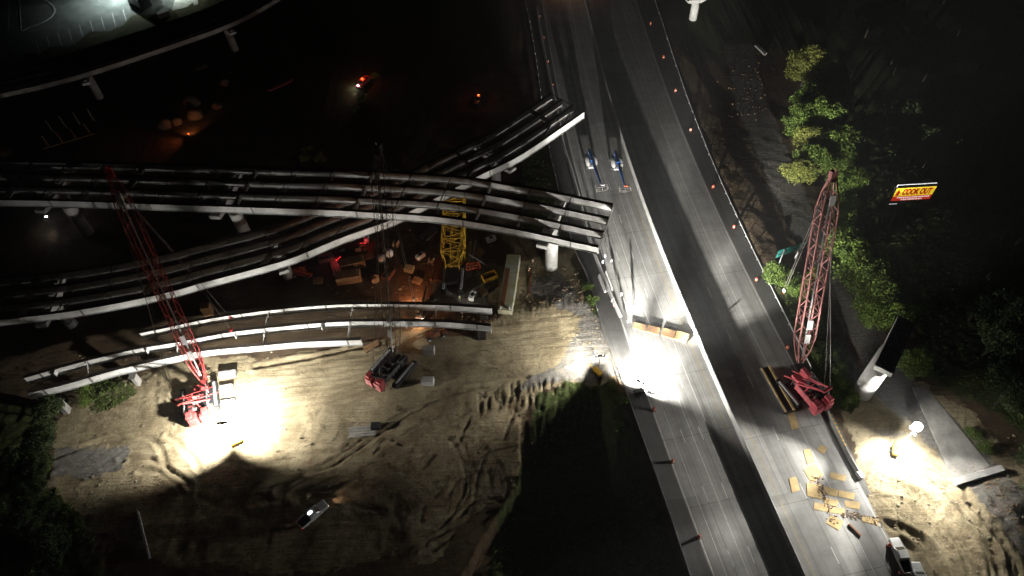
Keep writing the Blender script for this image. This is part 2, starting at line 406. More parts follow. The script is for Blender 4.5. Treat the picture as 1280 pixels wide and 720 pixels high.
# flatten beneath the highway and the parking lot
FM = np.array([fM(y) for y in gy]); FG = np.array([fG(y) for y in gy])
le = sorted([(p.y, p.x) for p in LEall]); FL = np.interp(gy, [a for a, b in le], [b for a, b in le])
left = (FL)[:, None]+np.zeros(SH); right = (FG)[:, None]+np.zeros(SH)
left = left.ravel(); right = right.ravel()
inr = np.clip((X-left+2.2)/2.0, 0, 1)*np.clip((right-X+2.2)/2.0, 0, 1)
Z = Z*(1-inr)+inr*(-.3)
LOT = PX([(-260,140),(-40,92),(60,68),(110,48),(170,25),(245,0),(300,-40),(280,-160),(-420,-160)])
lt = pip([p for p in LOT], X, Y); Z[lt] = -.4
# the ground also sinks where cut near nothing: keep far field low relief
far = np.clip((np.hypot(X, Y-100)-250)/300, 0, 1); Z = Z*(1-far)+far*(fbm(X/90, Y/90, 5)-.4)*14
grid = np.arange(SH[0]*SH[1]).reshape(SH)
quads = np.stack([grid[:-1, :-1], grid[:-1, 1:], grid[1:, 1:], grid[1:, :-1]], -1).reshape(-1, 4)
me = bpy.data.meshes.new('ground'); nv = len(X); nf = len(quads)
me.vertices.add(nv); me.vertices.foreach_set('co', np.stack([X, Y, Z], -1).ravel().astype('f4'))
me.loops.add(nf*4); me.loops.foreach_set('vertex_index', quads.ravel().astype('i4'))
me.polygons.add(nf); me.polygons.foreach_set('loop_start', (np.arange(nf)*4).astype('i4')); me.polygons.foreach_set('loop_total', np.full(nf, 4, 'i4'))
me.update(); me.shade_smooth()
at = me.color_attributes.new('soil_kind', 'FLOAT_COLOR', 'POINT')
at.data.foreach_set('color', np.stack([dirt, veg, grav, clay], -1).ravel().astype('f4'))
ground = bpy.data.objects.new('ground', me); COL.objects.link(ground); tag(ground, kind='structure')
def hz(x, y):
    i = min(max(int(np.searchsorted(gy, y))-1, 0), SH[0]-2); j = min(max(int(np.searchsorted(gx, x))-1, 0), SH[1]-2)
    return float(Z[i*SH[1]+j])
G = bpy.data.materials.new('ground_soil'); G.use_nodes = True; n = G.node_tree.nodes; l = G.node_tree.links; B = n['Principled BSDF']
B.inputs['Roughness'].default_value = .95; B.inputs['Specular IOR Level'].default_value = .1
geo = n.new('ShaderNodeNewGeometry'); att = n.new('ShaderNodeAttribute'); att.attribute_name = 'soil_kind'
sep = n.new('ShaderNodeSeparateColor'); l.new(att.outputs['Color'], sep.inputs[0])
def noise(scale, det=8, rough=.6, dist=0., vec=None):
    q = n.new('ShaderNodeTexNoise'); q.inputs['Scale'].default_value = scale; q.inputs['Detail'].default_value = det
    q.inputs['Roughness'].default_value = rough; q.inputs['Distortion'].default_value = dist
    l.new(vec or geo.outputs['Position'], q.inputs['Vector']); return q
def ramp(src, stops):
    r = n.new('ShaderNodeValToRGB'); l.new(src, r.inputs[0]); e = r.color_ramp.elements
    e[0].position = stops[0][0]; e[0].color = (*stops[0][1], 1); e[1].position = stops[-1][0]; e[1].color = (*stops[-1][1], 1)
    for p_, c_ in stops[1:-1]: x_ = e.new(p_); x_.color = (*c_, 1)
    return r
def mixc(f, a, b):
    q = n.new('ShaderNodeMix'); q.data_type = 'RGBA'; l.new(f, q.inputs[0]); l.new(a, q.inputs[6]); l.new(b, q.inputs[7]); return q.outputs[2]
def edge(src, k=.35):     # break the mask edge up with noise
    a = n.new('ShaderNodeMath'); a.operation = 'ADD'; l.new(src, a.inputs[0])
    s_ = n.new('ShaderNodeMath'); s_.operation = 'MULTIPLY_ADD'; l.new(noise(.5, 10, .7).outputs[0], s_.inputs[0]); s_.inputs[1].default_value = 1.4; s_.inputs[2].default_value = -.7
    l.new(s_.outputs[0], a.inputs[1]); r = n.new('ShaderNodeMapRange'); l.new(a.outputs[0], r.inputs[0]); r.inputs[1].default_value = .3; r.inputs[2].default_value = .7
    return r.outputs[0]
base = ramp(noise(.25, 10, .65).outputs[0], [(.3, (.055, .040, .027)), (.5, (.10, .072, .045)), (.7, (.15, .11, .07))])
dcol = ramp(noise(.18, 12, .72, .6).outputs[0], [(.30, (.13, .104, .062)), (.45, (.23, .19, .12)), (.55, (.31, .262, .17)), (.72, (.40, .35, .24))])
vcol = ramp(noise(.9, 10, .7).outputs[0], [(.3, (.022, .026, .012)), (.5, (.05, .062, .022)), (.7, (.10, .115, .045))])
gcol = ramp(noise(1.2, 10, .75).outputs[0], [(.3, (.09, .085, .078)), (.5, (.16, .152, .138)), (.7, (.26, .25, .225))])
ccol = ramp(noise(.3, 12, .7, .8).outputs[0], [(.3, (.07, .038, .020)), (.5, (.13, .072, .038)), (.7, (.21, .125, .07))])
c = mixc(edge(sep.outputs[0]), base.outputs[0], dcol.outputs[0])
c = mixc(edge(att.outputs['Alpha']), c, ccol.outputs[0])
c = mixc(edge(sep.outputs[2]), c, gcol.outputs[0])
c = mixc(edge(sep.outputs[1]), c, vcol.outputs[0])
wv = n.new('ShaderNodeTexNoise'); mp = n.new('ShaderNodeMapping'); mp.inputs['Rotation'].default_value = (0, 0, radians(-12)); mp.inputs['Scale'].default_value = (.07, 1.9, 1)
l.new(geo.outputs['Position'], mp.inputs[0]); l.new(mp.outputs[0], wv.inputs['Vector']); wv.inputs['Scale'].default_value = 1.; wv.inputs['Detail'].default_value = 6
wr = ramp(wv.outputs[0], [(.35, (.62, .60, .56)), (.6, (1.15, 1.13, 1.1))])
mm = n.new('ShaderNodeMix'); mm.data_type = 'RGBA'; mm.blend_type = 'MULTIPLY'; fm = n.new('ShaderNodeMapRange'); l.new(sep.outputs[2], fm.inputs[0]); fm.inputs[3].default_value = .3; fm.inputs[4].default_value = .08; l.new(fm.outputs[0], mm.inputs[0]); l.new(c, mm.inputs[6]); l.new(wr.outputs[0], mm.inputs[7])
hf = ramp(noise(1.9, 12, .8, .3).outputs[0], [(.36, (.50, .48, .45)), (.5, (.95, .95, .95)), (.66, (1.25, 1.24, 1.2))])
m3 = n.new('ShaderNodeMix'); m3.data_type = 'RGBA'; m3.blend_type = 'MULTIPLY'; m3.inputs[0].default_value = .8; l.new(mm.outputs[2], m3.inputs[6]); l.new(hf.outputs[0], m3.inputs[7])
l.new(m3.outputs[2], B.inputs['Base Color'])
bp = n.new('ShaderNodeBump'); bp.inputs['Distance'].default_value = .22; bp.inputs['Strength'].default_value = .9
ad = n.new('ShaderNodeMath'); ad.operation = 'ADD'; l.new(noise(1.6, 12, .75).outputs[0], ad.inputs[0]); md2 = n.new('ShaderNodeMath'); md2.operation = 'MULTIPLY_ADD'; l.new(wv.outputs[0], md2.inputs[0]); md2.inputs[1].default_value = .8; l.new(noise(4.5, 8, .8, .5).outputs[0], md2.inputs[2]); l.new(md2.outputs[0], ad.inputs[1]); l.new(ad.outputs[0], bp.inputs['Height']); l.new(bp.outputs[0], B.inputs['Normal'])
me.materials.append(G)

# ------------------------------------------------------------------ highway pavements
def strip(name, A, Bp, z, mt, kind='structure'):
    n_ = min(len(A), len(Bp)); me = bpy.data.meshes.new(name); vs = []
    for a, b in zip(A, Bp): vs += [(a.x, a.y, z), (b.x, b.y, z)]
    me.from_pydata(vs, [], [(2*i, 2*i+1, 2*i+3, 2*i+2) for i in range(n_-1)]); uv = me.uv_layers.new(name='UVMap')
    S = [0]
    for a, b in zip(A, A[1:]): S.append(S[-1]+(b-a).length)
    for i in range(n_-1):
        w0 = (A[i]-Bp[i]).length; w1 = (A[i+1]-Bp[i+1]).length
        for k, q in enumerate([(0, S[i]), (w0, S[i]), (w1, S[i+1]), (0, S[i+1])]): uv.data[i*4+k].uv = q
    me.materials.append(mt); o = bpy.data.objects.new(name, me); COL.objects.link(o)
    bm = bmesh.new(); bm.from_mesh(me); bmesh.ops.recalc_face_normals(bm, faces=bm.faces)
    if bm.faces[0].normal.z < 0: bmesh.ops.reverse_faces(bm, faces=bm.faces)
    bm.to_mesh(me); bm.free()
    if kind: o['kind'] = kind
    return o
def roadmat(name, c1, c2, lane, ph):
    Q = bpy.data.materials.new(name); Q.use_nodes = True; n = Q.node_tree.nodes; l = Q.node_tree.links; b = n['Principled BSDF']
    b.inputs['Roughness'].default_value = .85; b.inputs['Specular IOR Level'].default_value = .25
    uv = n.new('ShaderNodeUVMap'); mp = n.new('ShaderNodeMapping'); mp.inputs['Scale'].default_value = (1.1, .018, 1); l.new(uv.outputs[0], mp.inputs[0])
    s = n.new('ShaderNodeTexNoise'); s.inputs['Scale'].default_value = 1.; s.inputs['Detail'].default_value = 7; s.inputs['Roughness'].default_value = .6; l.new(mp.outputs[0], s.inputs['Vector'])
    f = n.new('ShaderNodeTexNoise'); f.inputs['Scale'].default_value = .35; f.inputs['Detail'].default_value = 12; f.inputs['Roughness'].default_value = .7; l.new(uv.outputs[0], f.inputs['Vector'])
    a = n.new('ShaderNodeMath'); a.operation = 'ADD'; l.new(s.outputs[0], a.inputs[0]); l.new(f.outputs[0], a.inputs[1])
    h = n.new('ShaderNodeMath'); h.operation = 'MULTIPLY'; h.inputs[1].default_value = .5; l.new(a.outputs[0], h.inputs[0])
    r = n.new('ShaderNodeValToRGB'); l.new(h.outputs[0], r.inputs[0]); r.color_ramp.elements[0].position = .38; r.color_ramp.elements[0].color = (*c1, 1); r.color_ramp.elements[1].position = .62; r.color_ramp.elements[1].color = (*c2, 1)
    sx = n.new('ShaderNodeSeparateXYZ'); l.new(uv.outputs[0], sx.inputs[0])
    def joint(src, per, phase, w):
        q = n.new('ShaderNodeMath'); q.operation = 'ADD'; l.new(src, q.inputs[0]); q.inputs[1].default_value = phase+1000*per
        p = n.new('ShaderNodeMath'); p.operation = 'MODULO'; l.new(q.outputs[0], p.inputs[0]); p.inputs[1].default_value = per
        t = n.new('ShaderNodeMath'); t.operation = 'LESS_THAN'; l.new(p.outputs[0], t.inputs[0]); t.inputs[1].default_value = w; return t.outputs[0]
    j1 = joint(sx.outputs[1], 13.7, 2., .10); j2 = joint(sx.outputs[0], lane, ph, .10)
    mx = n.new('ShaderNodeMath'); mx.operation = 'MAXIMUM'; l.new(j1, mx.inputs[0]); l.new(j2, mx.inputs[1])
    # slab-to-slab tone: white noise on the slab index
    fl = n.new('ShaderNodeVectorMath'); fl.operation = 'DIVIDE'; l.new(uv.outputs[0], fl.inputs[0]); fl.inputs[1].default_value = (lane, 27.4, 1)
    fo = n.new('ShaderNodeVectorMath'); fo.operation = 'FLOOR'; l.new(fl.outputs[0], fo.inputs[0])
    wn_ = n.new('ShaderNodeTexWhiteNoise'); l.new(fo.outputs[0], wn_.inputs['Vector'])
    mr = n.new('ShaderNodeMapRange'); l.new(wn_.outputs[0], mr.inputs[0]); mr.inputs[3].default_value = .74; mr.inputs[4].default_value = 1.1
    hs = n.new('ShaderNodeHueSaturation'); l.new(r.outputs[0], hs.inputs['Color']); l.new(mr.outputs[0], hs.inputs['Value'])
    mm = n.new('ShaderNodeMix'); mm.data_type = 'RGBA'; mt_ = n.new('ShaderNodeMath'); mt_.operation = 'MULTIPLY'; mt_.inputs[1].default_value = .7; l.new(mx.outputs[0], mt_.inputs[0])
    l.new(mt_.outputs[0], mm.inputs[0]); l.new(hs.outputs[0], mm.inputs[6]); mm.inputs[7].default_value = (.06, .055, .05, 1); l.new(mm.outputs[2], b.inputs['Base Color'])
    return Q
RL = roadmat('concrete_pavement', (.20, .195, .185), (.34, .335, .32), 3.85, 1.1)
RS = roadmat('asphalt_shoulder', (.07, .068, .065), (.12, .117, .11), 60, 30)
A_ = hl(-.35); B_ = hl(-15.0); strip('left_carriageway', A_, B_, .06, RL)
LQ = []                              # shoulder from lane edge to left guardrail
for p in B_:
    x = float(np.interp(p.y, [a for a, b in le], [b for a, b in le])); LQ.append(Vector((min(x, p.x-.3), p.y, 0)))
strip('left_shoulder', B_, LQ, .052, RS)
E0 = hl(.35); E1 = hl(17.6); GE = [Vector((fG(p.y), p.y, 0)) for p in E1]
cut = lambda L, y0: [p for p in L if p.y > y0]
strip('right_carriageway', E0, E1, .06, RL)
strip('right_shoulder', cut(E1, 46.5), [p+Vector((.4, 0, 0)) for p in cut(GE, 46.5)], .052, RS)
def line(off, y0, y1, w, mt, name='lane_line', dash=None):
    if dash:
        mb = MB(); path = resample(hl(off, y0, y1), 1.5); i = 0
        per = int(12/1.5)
        while i+2 < len(path):
            seg = path[i:i+3]; a = offset(seg, -w/2); b = offset(seg, w/2)
            vs = []; 
            for p, q in zip(a, b): vs += [(p.x, p.y, .066), (q.x, q.y, .066)]
            mb.add(vs, [(0, 1, 3, 2), (2, 3, 5, 4)]); i += per
        o = mb.build(name, mt)
    else:
        p = hl(off, y0, y1); o = strip(name, offset(p, -w/2), offset(p, w/2), .066, mt)
    o['kind'] = 'structure'
line(-1.9, -60, 387, .22, M['yline'], 'median_edge_line'); line(-14.7, -60, 387, .2, M['line'], 'edge_line')
line(-5.3, -60, 387, .12, M['line']); line(-8.9, -60, 387, .15, M['line']); line(-12.6, -60, 150, .13, M['line'])
line(-7.1, -60, 387, .16, M['line'], 'dashed_lane_line', 1); line(-10.8, -60, 387, .16, M['line'], 'dashed_lane_line', 1)
line(2.0, -60, 387, .2, M['yline'], 'median_edge_line'); line(17.2, -60, 387, .2, M['line'], 'edge_line')
line(7.0, -60, 387, .15, M['line'], 'dashed_lane_line', 1); line(12.1, -60, 387, .12, M['line'], 'lane_line')

# median barrier
md = thing('median_barrier', 'long pale concrete barrier dividing the two lit carriageways', 'barrier', MP[40])
bsec = [(-.42, 0), (-.42, .1), (-.2, .4), (-.13, 1.15), (.13, 1.15), (.2, .4), (.42, .1), (.42, 0)]
msec = [(x*.82, z*1.22) for x, z in bsec]
mb = MB(); mb.sweep([Vector((p.x, p.y, .05)) for p in MP], msec); mb.build('barrier_wall', M['conc'], md)
mb = MB(); q = resample(hl(0, 30, 240), 6)
for p in q: mb.box(p+Vector((0, 0, 1.46)), (.3, .04, .1))
mb.build('joint_cap', M['concd'], md)['kind'] = 'stuff'
# edge barriers / guardrails
def guard(label, path, h=.75, post=3.8, mt='rail'):
    path = resample(path, 2.); t = thing('guardrail', label, 'guardrail', path[0], None)
    mb = MB(); mb.sweep([p+Vector((0, 0, h)) for p in path], [(-.05, -.17), (-.1, -.08), (-.03, 0), (-.1, .08), (-.05, .17), (.04, .17), (.04, -.17)]); mb.build('rail_beam', M[mt], t)
    pp = resample(path, post)
    if len(pp) > 100: pp = pp[:100]
    for p in pp:
        mb = MB(); mb.box(p+Vector((.1, 0, .38)), (.16, .2, .85)); mb.build('post', M['rail'], t)
    return t
guard('long galvanised guardrail on the right edge of the far carriageway, trees beyond', [p for p in offset(GP, .2) if 74 < p.y < 300], .8)
guard('galvanised guardrail along the dark grass below the floodlit pavement patch', [p for p in LE if p.y > 22 and p.y < 85][::1])
guard('galvanised guardrail curving along the left ramp beyond the girder ends', [p for p in LE2[1:] if 92 < p.y < 240][::1])
def jersey(label, path, sc=1., mt='concw'):
    path = resample(path, 3.05); t = thing('concrete_barrier', label, 'barrier', path[0])
    for a, b in list(zip(path, path[1:]))[:100]:
        d_ = (b-a).normalized()*.03; mb = MB(); mb.sweep([a+d_+Vector((0, 0, .05)), b-d_+Vector((0, 0, .05))], [(x*sc, y*.82) for x, y in bsec]); mb.build('barrier_segment', M[mt], t)
    return t
jersey('line of white concrete barrier segments splitting the ramp from the left lanes', catmull(PX([(776,397),(764,370),(745,322),(733,285),(722,240),(712,205),(704,180),(697,140),(689,107),(683,78),(677,48),(671,10)]), 5))
for k, (a, b) in enumerate([((749,346),(757,366)), ((753,344),(761,365)), ((757,342),(765,364))]):
    A, B2 = P(*a), P(*b); mb = MB(); mb.sweep([A+Vector((0, 0, .06)), B2+Vector((0, 0, .06))], [(x*.8, y*.8) for x, y in bsec]); o = mb.build('barrier_segment', M['white'])
    tag(o, ['outer left of three white barrier segments parked side by side on the ramp', 'middle one of three white barrier segments parked side by side on the ramp', 'right one of three white barrier segments parked beside the barrier line'][k], 'barrier', 'spare barrier segments')
# right side concrete parapet rail by the broken edge
t = thing('parapet_barrier', 'dark barrier with yellow striped top running from red crane to floodlit dirt', 'barrier', P(1040,530))
pp = catmull(PX([(1032,512),(1045,540),(1058,567),(1072,592)]), 5)
mb = MB(); mb.sweep([p+Vector((0, 0, .05)) for p in pp], [(x*.9, y*.9) for x, y in bsec]); mb.build('barrier_wall', M['concd'], t)
mb = MB()
for p in resample(pp, .9)[2:-6]: mb.box(p+Vector((0, 0, 1.12)), (.35, .35, .08), az=.4)
mb.build('striped_top', M['yellow'], t)
mb = MB(); mb.box(pp[-1]+Vector((.1, -.5, .5)), (1.0, 1.4, .9), az=.3, chamfer=.1); mb.build('white_end_block', M['white'], t)

# ------------------------------------------------------------------ bridges
def girder(path, depth=2.1, fw=.62, mtop=None):
    mb = MB(); mb.sweep(path, [(-fw/2, 0), (-fw/2, .05), (-.03, .055), (-.03, depth-.055), (-fw/2, depth-.05), (-fw/2, depth), (fw/2, depth), (fw/2, depth-.05), (.03, depth-.055), (.03, .055), (fw/2, .05), (fw/2, 0)])
    return mb
def flange(pth, depth, g_):
    mb = MB(); mb.sweep([p+Vector((0, 0, depth+.004)) for p in pth], [(-.37, 0), (-.37, .05), (.37, .05), (.37, 0)]); mb.build('top_flange', M['flange'], g_)
def splice(pth, i_, depth, t):
    p, q = pth[i_], pth[i_+1]; u = (q-p).normalized(); mb = MB(); mb.box(p+Vector((0, 0, depth/2)), (.35, .14, depth-.2), az=atan2(u.y, u.x)); mb.build('splice_plate', M['steel'], t)
def stiff(mb, path, depth, step, side):
    for i, p in enumerate(resample(path, step)):
        mb.box(p+Vector((0, 0, depth/2)), (.03, .2, depth-.14))
def bridge(label, south, zb, offs, depth, xf_step, root_name='steel_bridge', lengths=None):
    """south: world path of the nearest girder (left to right), others offset to the left of travel"""
    t = thing(root_name, label, 'bridge', Vector((south[0].x, south[0].y, 0)))
    paths = []
    for k, o_ in enumerate(offs):
        pth = resample(offset(south, -o_), 3)
        if lengths: pth = pth[:len(pth)-lengths[k]] if lengths[k] else pth
        paths.append(pth); g_ = girder(pth, depth).build('girder', M['girder' if k == 0 else 'girdshade'], t); flange(pth, depth, g_)  # inner girders take the darker tone, shade put into their colour
        for i_ in range(2, len(pth)-1, 8): splice(pth, i_, depth, t)
    for k in range(len(offs)-1):
        A, Bq = resample(paths[k], xf_step), resample(paths[k+1], xf_step); n_ = min(len(A), len(Bq))
        for i in range(n_):
            j = min(i, len(Bq)-1); a, b = A[i], Bq[j]; mb = MB(); u = Vector((0, 0, 1))
            if i % 3 == 2:
                c_ = (a+b)/2+u*depth/2; w_ = b-a; mb.box(c_, (w_.length-.1, .06, depth-.25), az=atan2(w_.y, w_.x)); mb.build('light_block_diaphragm', M['steel'], t); continue  # solid plates added at intervals to block lamp light running along the girders
            mb.bar(a+u*.35, b+u*.35, .16); mb.bar(a+u*(depth-.2), b+u*(depth-.2), .2); mb.bar(a+u*.35, (a+b)/2+u*(depth-.35), .1); mb.bar(b+u*.35, (a+b)/2+u*(depth-.35), .1)
            mb.build('cross_frame', M['steel'], t)
    # stiffeners and splice plates on the near girder
    for p in resample(paths[0], 9.): mb = MB(); mb.box(p+Vector((0, 0, depth/2)), (.04, .3, depth-.2)); mb.build('web_stiffener', M['girder'], t)
    return t, paths
zA = 15.9
Apx = [(-90,250),(0,253),(68,254),(137,256),(200,258.5),(260,260.5),(320,262.5),(420,266),(460,268.5),(520,272),(570,277),(640,289),(672,295.5),(707,303.5),(748,312.5)]
As = catmull(PX(Apx, zA+1.05), 5); As = [Vector((p.x, p.y, zA)) for p in As]
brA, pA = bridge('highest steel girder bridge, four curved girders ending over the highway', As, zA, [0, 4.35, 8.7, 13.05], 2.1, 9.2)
zB = 9.4
Bpx = [(-80,410),(0,402.5),(75,394),(125,386),(175,376.5),(225,365),(250,357.5),(320,339),(370,324),(420,303),(470,285),(495,276),(550,248),(602,221),(640,203),(672,183),(730,143)]
Bs = catmull(PX(Bpx, zB+1.05), 5); Bs = [Vector((p.x, p.y, zB)) for p in Bs]
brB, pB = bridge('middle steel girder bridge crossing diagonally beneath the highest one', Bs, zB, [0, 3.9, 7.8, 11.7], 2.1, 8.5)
zC = 4.3
C1 = [(37,494),(87,482),(150,464),(225,447),(262,440),(320,435),(375,430),(452,427)]
C2 = [(32,475),(100,456),(140,446),(180,437),(225,430),(275,420),(320,414),(390,407),(445,404),(532,404),(575,406),(614,410)]
C3 = [(176,419),(215,411),(257,402),(320,392.5),(387,385.5),(445,382.5),(532,383),(575,385),(615,388)]
brC = thing('steel_bridge', 'lowest bridge under construction, three pale curved girders above the floodlit dirt', 'bridge', P(300,440))
CP = []
for q, zC in ((C1, 3.6), (C2, 4.9), (C3, 6.0)):
    pth = catmull(PX(q, zC+1.05), 5); pth = resample([Vector((p.x, p.y, zC)) for p in pth], 3); CP.append(pth); g_ = girder(pth, 2.1, .62).build('girder', M['girder'], brC); flange(pth, 2.1, g_)
    for i_ in range(1, len(pth)-1, 3): splice(pth, i_, 2.1, brC)
zC = 4.9
def nearest(path, p): return min(path, key=lambda q: (q-p).length)
for a_, b_, xs in ((0, 1, range(4, 62, 6)), (1, 2, range(3, 80, 6))):
    for i in xs:
        if i >= len(CP[b_]): continue
        b = CP[b_][i] if b_ == 2 else CP[b_][min(i, len(CP[b_])-1)]; a = nearest(CP[a_], b)
        if (a-b).length > 6.5: continue
        mb = MB(); u = Vector((0, 0, 1)); mb.bar(a+u*.4, b+u*.4, .14); mb.bar(a+u*1.7, b+u*1.7, .14); mb.bar(a+u*.4, b+u*1.7, .1); mb.build('cross_frame', M['girder'], brC)
for i in range(2, len(CP[1]), 6):       # stub brackets hanging on the near side of the middle girder
    p = CP[1][i]; mb = MB(); mb.box(p+Vector((0, -.5, 1.0)), (.12, .9, 1.5)); mb.build('stub_bracket', M['girder'], brC)
# bridge D, upper left, deck forms in place
zD = 9.0
Dpx = [(-120,150),(0,123),(50,112),(103,98),(160,80),(225,58),(290,34),(345,4),(400,-35),(450,-90)]
Ds = catmull(PX(Dpx, zD), 5); Ds = [Vector((p.x, p.y, zD)) for p in Ds]
brD = thing('steel_bridge', 'dark decked bridge curving across the upper left corner beside the parking lot', 'bridge', Ds[10])
dpa = []
for k in range(4):
    pth = resample(offset(Ds, -k*4.3), 4); dpa.append(pth); girder(pth, 1.9).build('girder', M['concd'], brD)
mb = MB(); dp = resample([p+Vector((0, 0, 1.95)) for p in Ds], 2.0)
for i in range(0, len(dp)-1):
    if dp[i].x > -130+0 and False: continue
for k in range(3):
    mb = MB(); a = offset(dp, -k*4.3-.45); b = offset(dp, -(k+1)*4.3+.45); vs = []; fs = []
    for i, (p, q) in enumerate(zip(a, b)):
        h = .12*(i % 2); vs += [p+Vector((0, 0, h)), q+Vector((0, 0, h))]
    for i in range(len(a)-1): fs.append((2*i, 2*i+1, 2*i+3, 2*i+2))
    mb.add(vs, fs); mb.build('deck_form', M['forms'], brD)
for k in (0,):
    mb = MB(); mb.sweep(offset(Ds, .7), [(-.5, 1.5), (-.5, 2.0), (.5, 2.0), (.5, 1.5)]); mb.build('deck_overhang', M['concd'], brD)
# ------------------------------------------------------------------ piers
def tpier(label, c, zt, along, capl, capw=2.2, caph=1.8, colr=1.4, white=False, cut_=0.9, bearings=4, flare=0.):
    """c: ground xy of the column; along: unit vector of the cap"""
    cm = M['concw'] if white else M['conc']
    t = thing('bridge_pier', label, 'pier', Vector((c.x, c.y, 0)))
    mb = MB(); mb.lathe((c.x, c.y, -.6), [(colr, 0), (colr, zt-caph+.7)], 28); mb.build('column', cm, t, True)
    al = Vector(along).normalized(); pr = Vector((al.y, -al.x, 0)); mb = MB(); h = capl/2
    prof = [(-h, zt-caph*.45), (-h, zt), (h, zt), (h, zt-caph*.45), (colr*1.2, zt-caph), (-colr*1.2, zt-caph)]
    vs = [Vector((c.x, c.y, 0))+al*a+pr*(-capw/2)+Vector((0, 0, z)) for a, z in prof]+[Vector((c.x, c.y, 0))+al*a+pr*(capw/2)+Vector((0, 0, z)) for a, z in prof]
    n_ = 6; mb.add(vs, [tuple(range(6)), tuple(range(11, 5, -1))]+[(k, (k+1) % 6, 6+(k+1) % 6, 6+k) for k in range(6)]); mb.build('cap', cm, t)
    for k in range(bearings):
        a = -h+capl*(k+.5)/bearings; mb = MB(); mb.box(Vector((c.x, c.y, zt+.2))+al*a, (.9, .9, .4), az=atan2(al.y, al.x)); mb.build('bearing', M['concd'], t)
    return t
def colA(path, i, offm):       # ground position under a bridge between girders
    return None
def under(paths, px, zb):      # centre of girders nearest to pixel px,(any)
    p = min(paths[0], key=lambda q: abs((q.x)-(px.x))+abs(q.y-px.y)); i = paths[0].index(p)
    far_ = nearest(paths[-1], p); return (p+far_)/2, (far_-p).normalized()
for lab, px in (('pale round pier with hammerhead cap under the far left of the highest bridge', (48,258)), ('round pier with hammerhead cap at mid span of the highest bridge', (272,264)), ('tall white round pier under the floodlit right end of the highest bridge', (684,300))):
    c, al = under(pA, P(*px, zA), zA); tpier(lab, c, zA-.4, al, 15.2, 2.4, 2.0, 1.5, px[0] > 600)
for lab, px in (('round pier carrying the middle bridge near the parked machines', (357,330)), ('round pier under the middle bridge close to the frame edge', (60,396)), ('small pier top under the far end of the middle bridge by the ramp', (640,206))):
    c, al = under(pB, P(*px, zB), zB); tpier(lab, c, zB-.4, al, 13.6, 2.2, 1.8, 1.3)
for lab, px in (('pale round pier under the dark decked bridge, left one of two', (108,98)), ('pale round pier under the dark decked bridge, right one of two', (283,37))):
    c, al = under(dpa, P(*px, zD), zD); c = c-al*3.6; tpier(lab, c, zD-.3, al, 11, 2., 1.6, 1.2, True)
# pier across the highway waiting for its girders
c = P(1068,488); zt = 17.5
cap = [P(1124,395,zt), P(1145,402,zt), P(1115,468,zt), P(1094,457,zt)]
cc = sum(cap, Vector())/4; al = ((cap[0]+cap[1])-(cap[2]+cap[3])).normalized(); al.z = 0
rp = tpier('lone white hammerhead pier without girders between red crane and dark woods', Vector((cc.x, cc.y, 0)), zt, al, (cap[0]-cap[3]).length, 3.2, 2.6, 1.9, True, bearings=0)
mb = MB(); prr = Vector((al.y, -al.x, 0)); vs = []; nr = 24; hs_ = [0, .3, .5, .65, .78, .88, 1]
for hh in hs_:
    ea = 1.95+(cap[0]-cap[3]).length*.36*hh**2.4; eb = 1.95-.35*hh
    for k in range(nr): a = 2*pi*k/nr; vs.append(Vector((cc.x, cc.y, -.5+hh*(zt-1.9)))+al*cos(a)*ea+prr*sin(a)*eb)
mb.add(vs, [(i*nr+k, i*nr+(k+1) % nr, (i+1)*nr+(k+1) % nr, (i+1)*nr+k) for i in range(len(hs_)-1) for k in range(nr)]+[tuple(range(nr)), tuple(range((len(hs_)-1)*nr, len(hs_)*nr))]); mb.build('flared_stem', M['concw'], rp, True)
for k in range(5):
    a = (k-2)*2.6; mb = MB(); pr = Vector((al.y, -al.x, 0)); q = Vector((cc.x, cc.y, zt))+al*a
    mb.box(q+Vector((0, 0, .12)), (1.6, .25, .25), az=atan2(pr.y, pr.x)); mb.box(q+pr*-.7+al*-.5+Vector((0, 0, .12)), (.25, 1.0, .25), az=atan2(pr.y, pr.x)); mb.build('bearing_seat', M['concw'], rp)
tpier('short pale pier at the top edge of the photo right of the highway', P(866,24), 7.5, (1, .25, 0), 7, 2., 1.5, 1.3, True, bearings=0)
# C supports
for lab, px, sz in (('square concrete column holding the left end of the lowest bridge', (85,514), 1.2), ('small concrete column under the lowest bridge beside the red crane', (175,480), .9)):
    c = P(*px); t = thing('bridge_pier', lab, 'pier', c); mb = MB(); mb.box(c+Vector((0, 0, 1.5)), (sz, 1.5, 4.0), chamfer=.12); mb.build('column', M['concd'], t); mb = MB(); mb.box(c+Vector((0, 0, 3.54)), (sz+.5, 1.9, .1)); mb.build('bearing_plate', M['steel'], t)
for lab, px in (('timber crib holding the right end of the lowest bridge, front one', (603,422)), ('timber crib holding the right end of the lowest bridge, rear one', (606,400))):
    c = P(*px); mb = MB()
    for k in range(12):
        for s_ in (-1, 1): mb.box(c+Vector((s_*.6 if k % 2 else 0, 0 if k % 2 else s_*.6, .2+k*.345)), (.3, 1.8, .33) if k % 2 else (1.8, .3, .33))
    tag(mb.build('timber_crib', M['bark']), lab, 'crib', 'timber cribs')
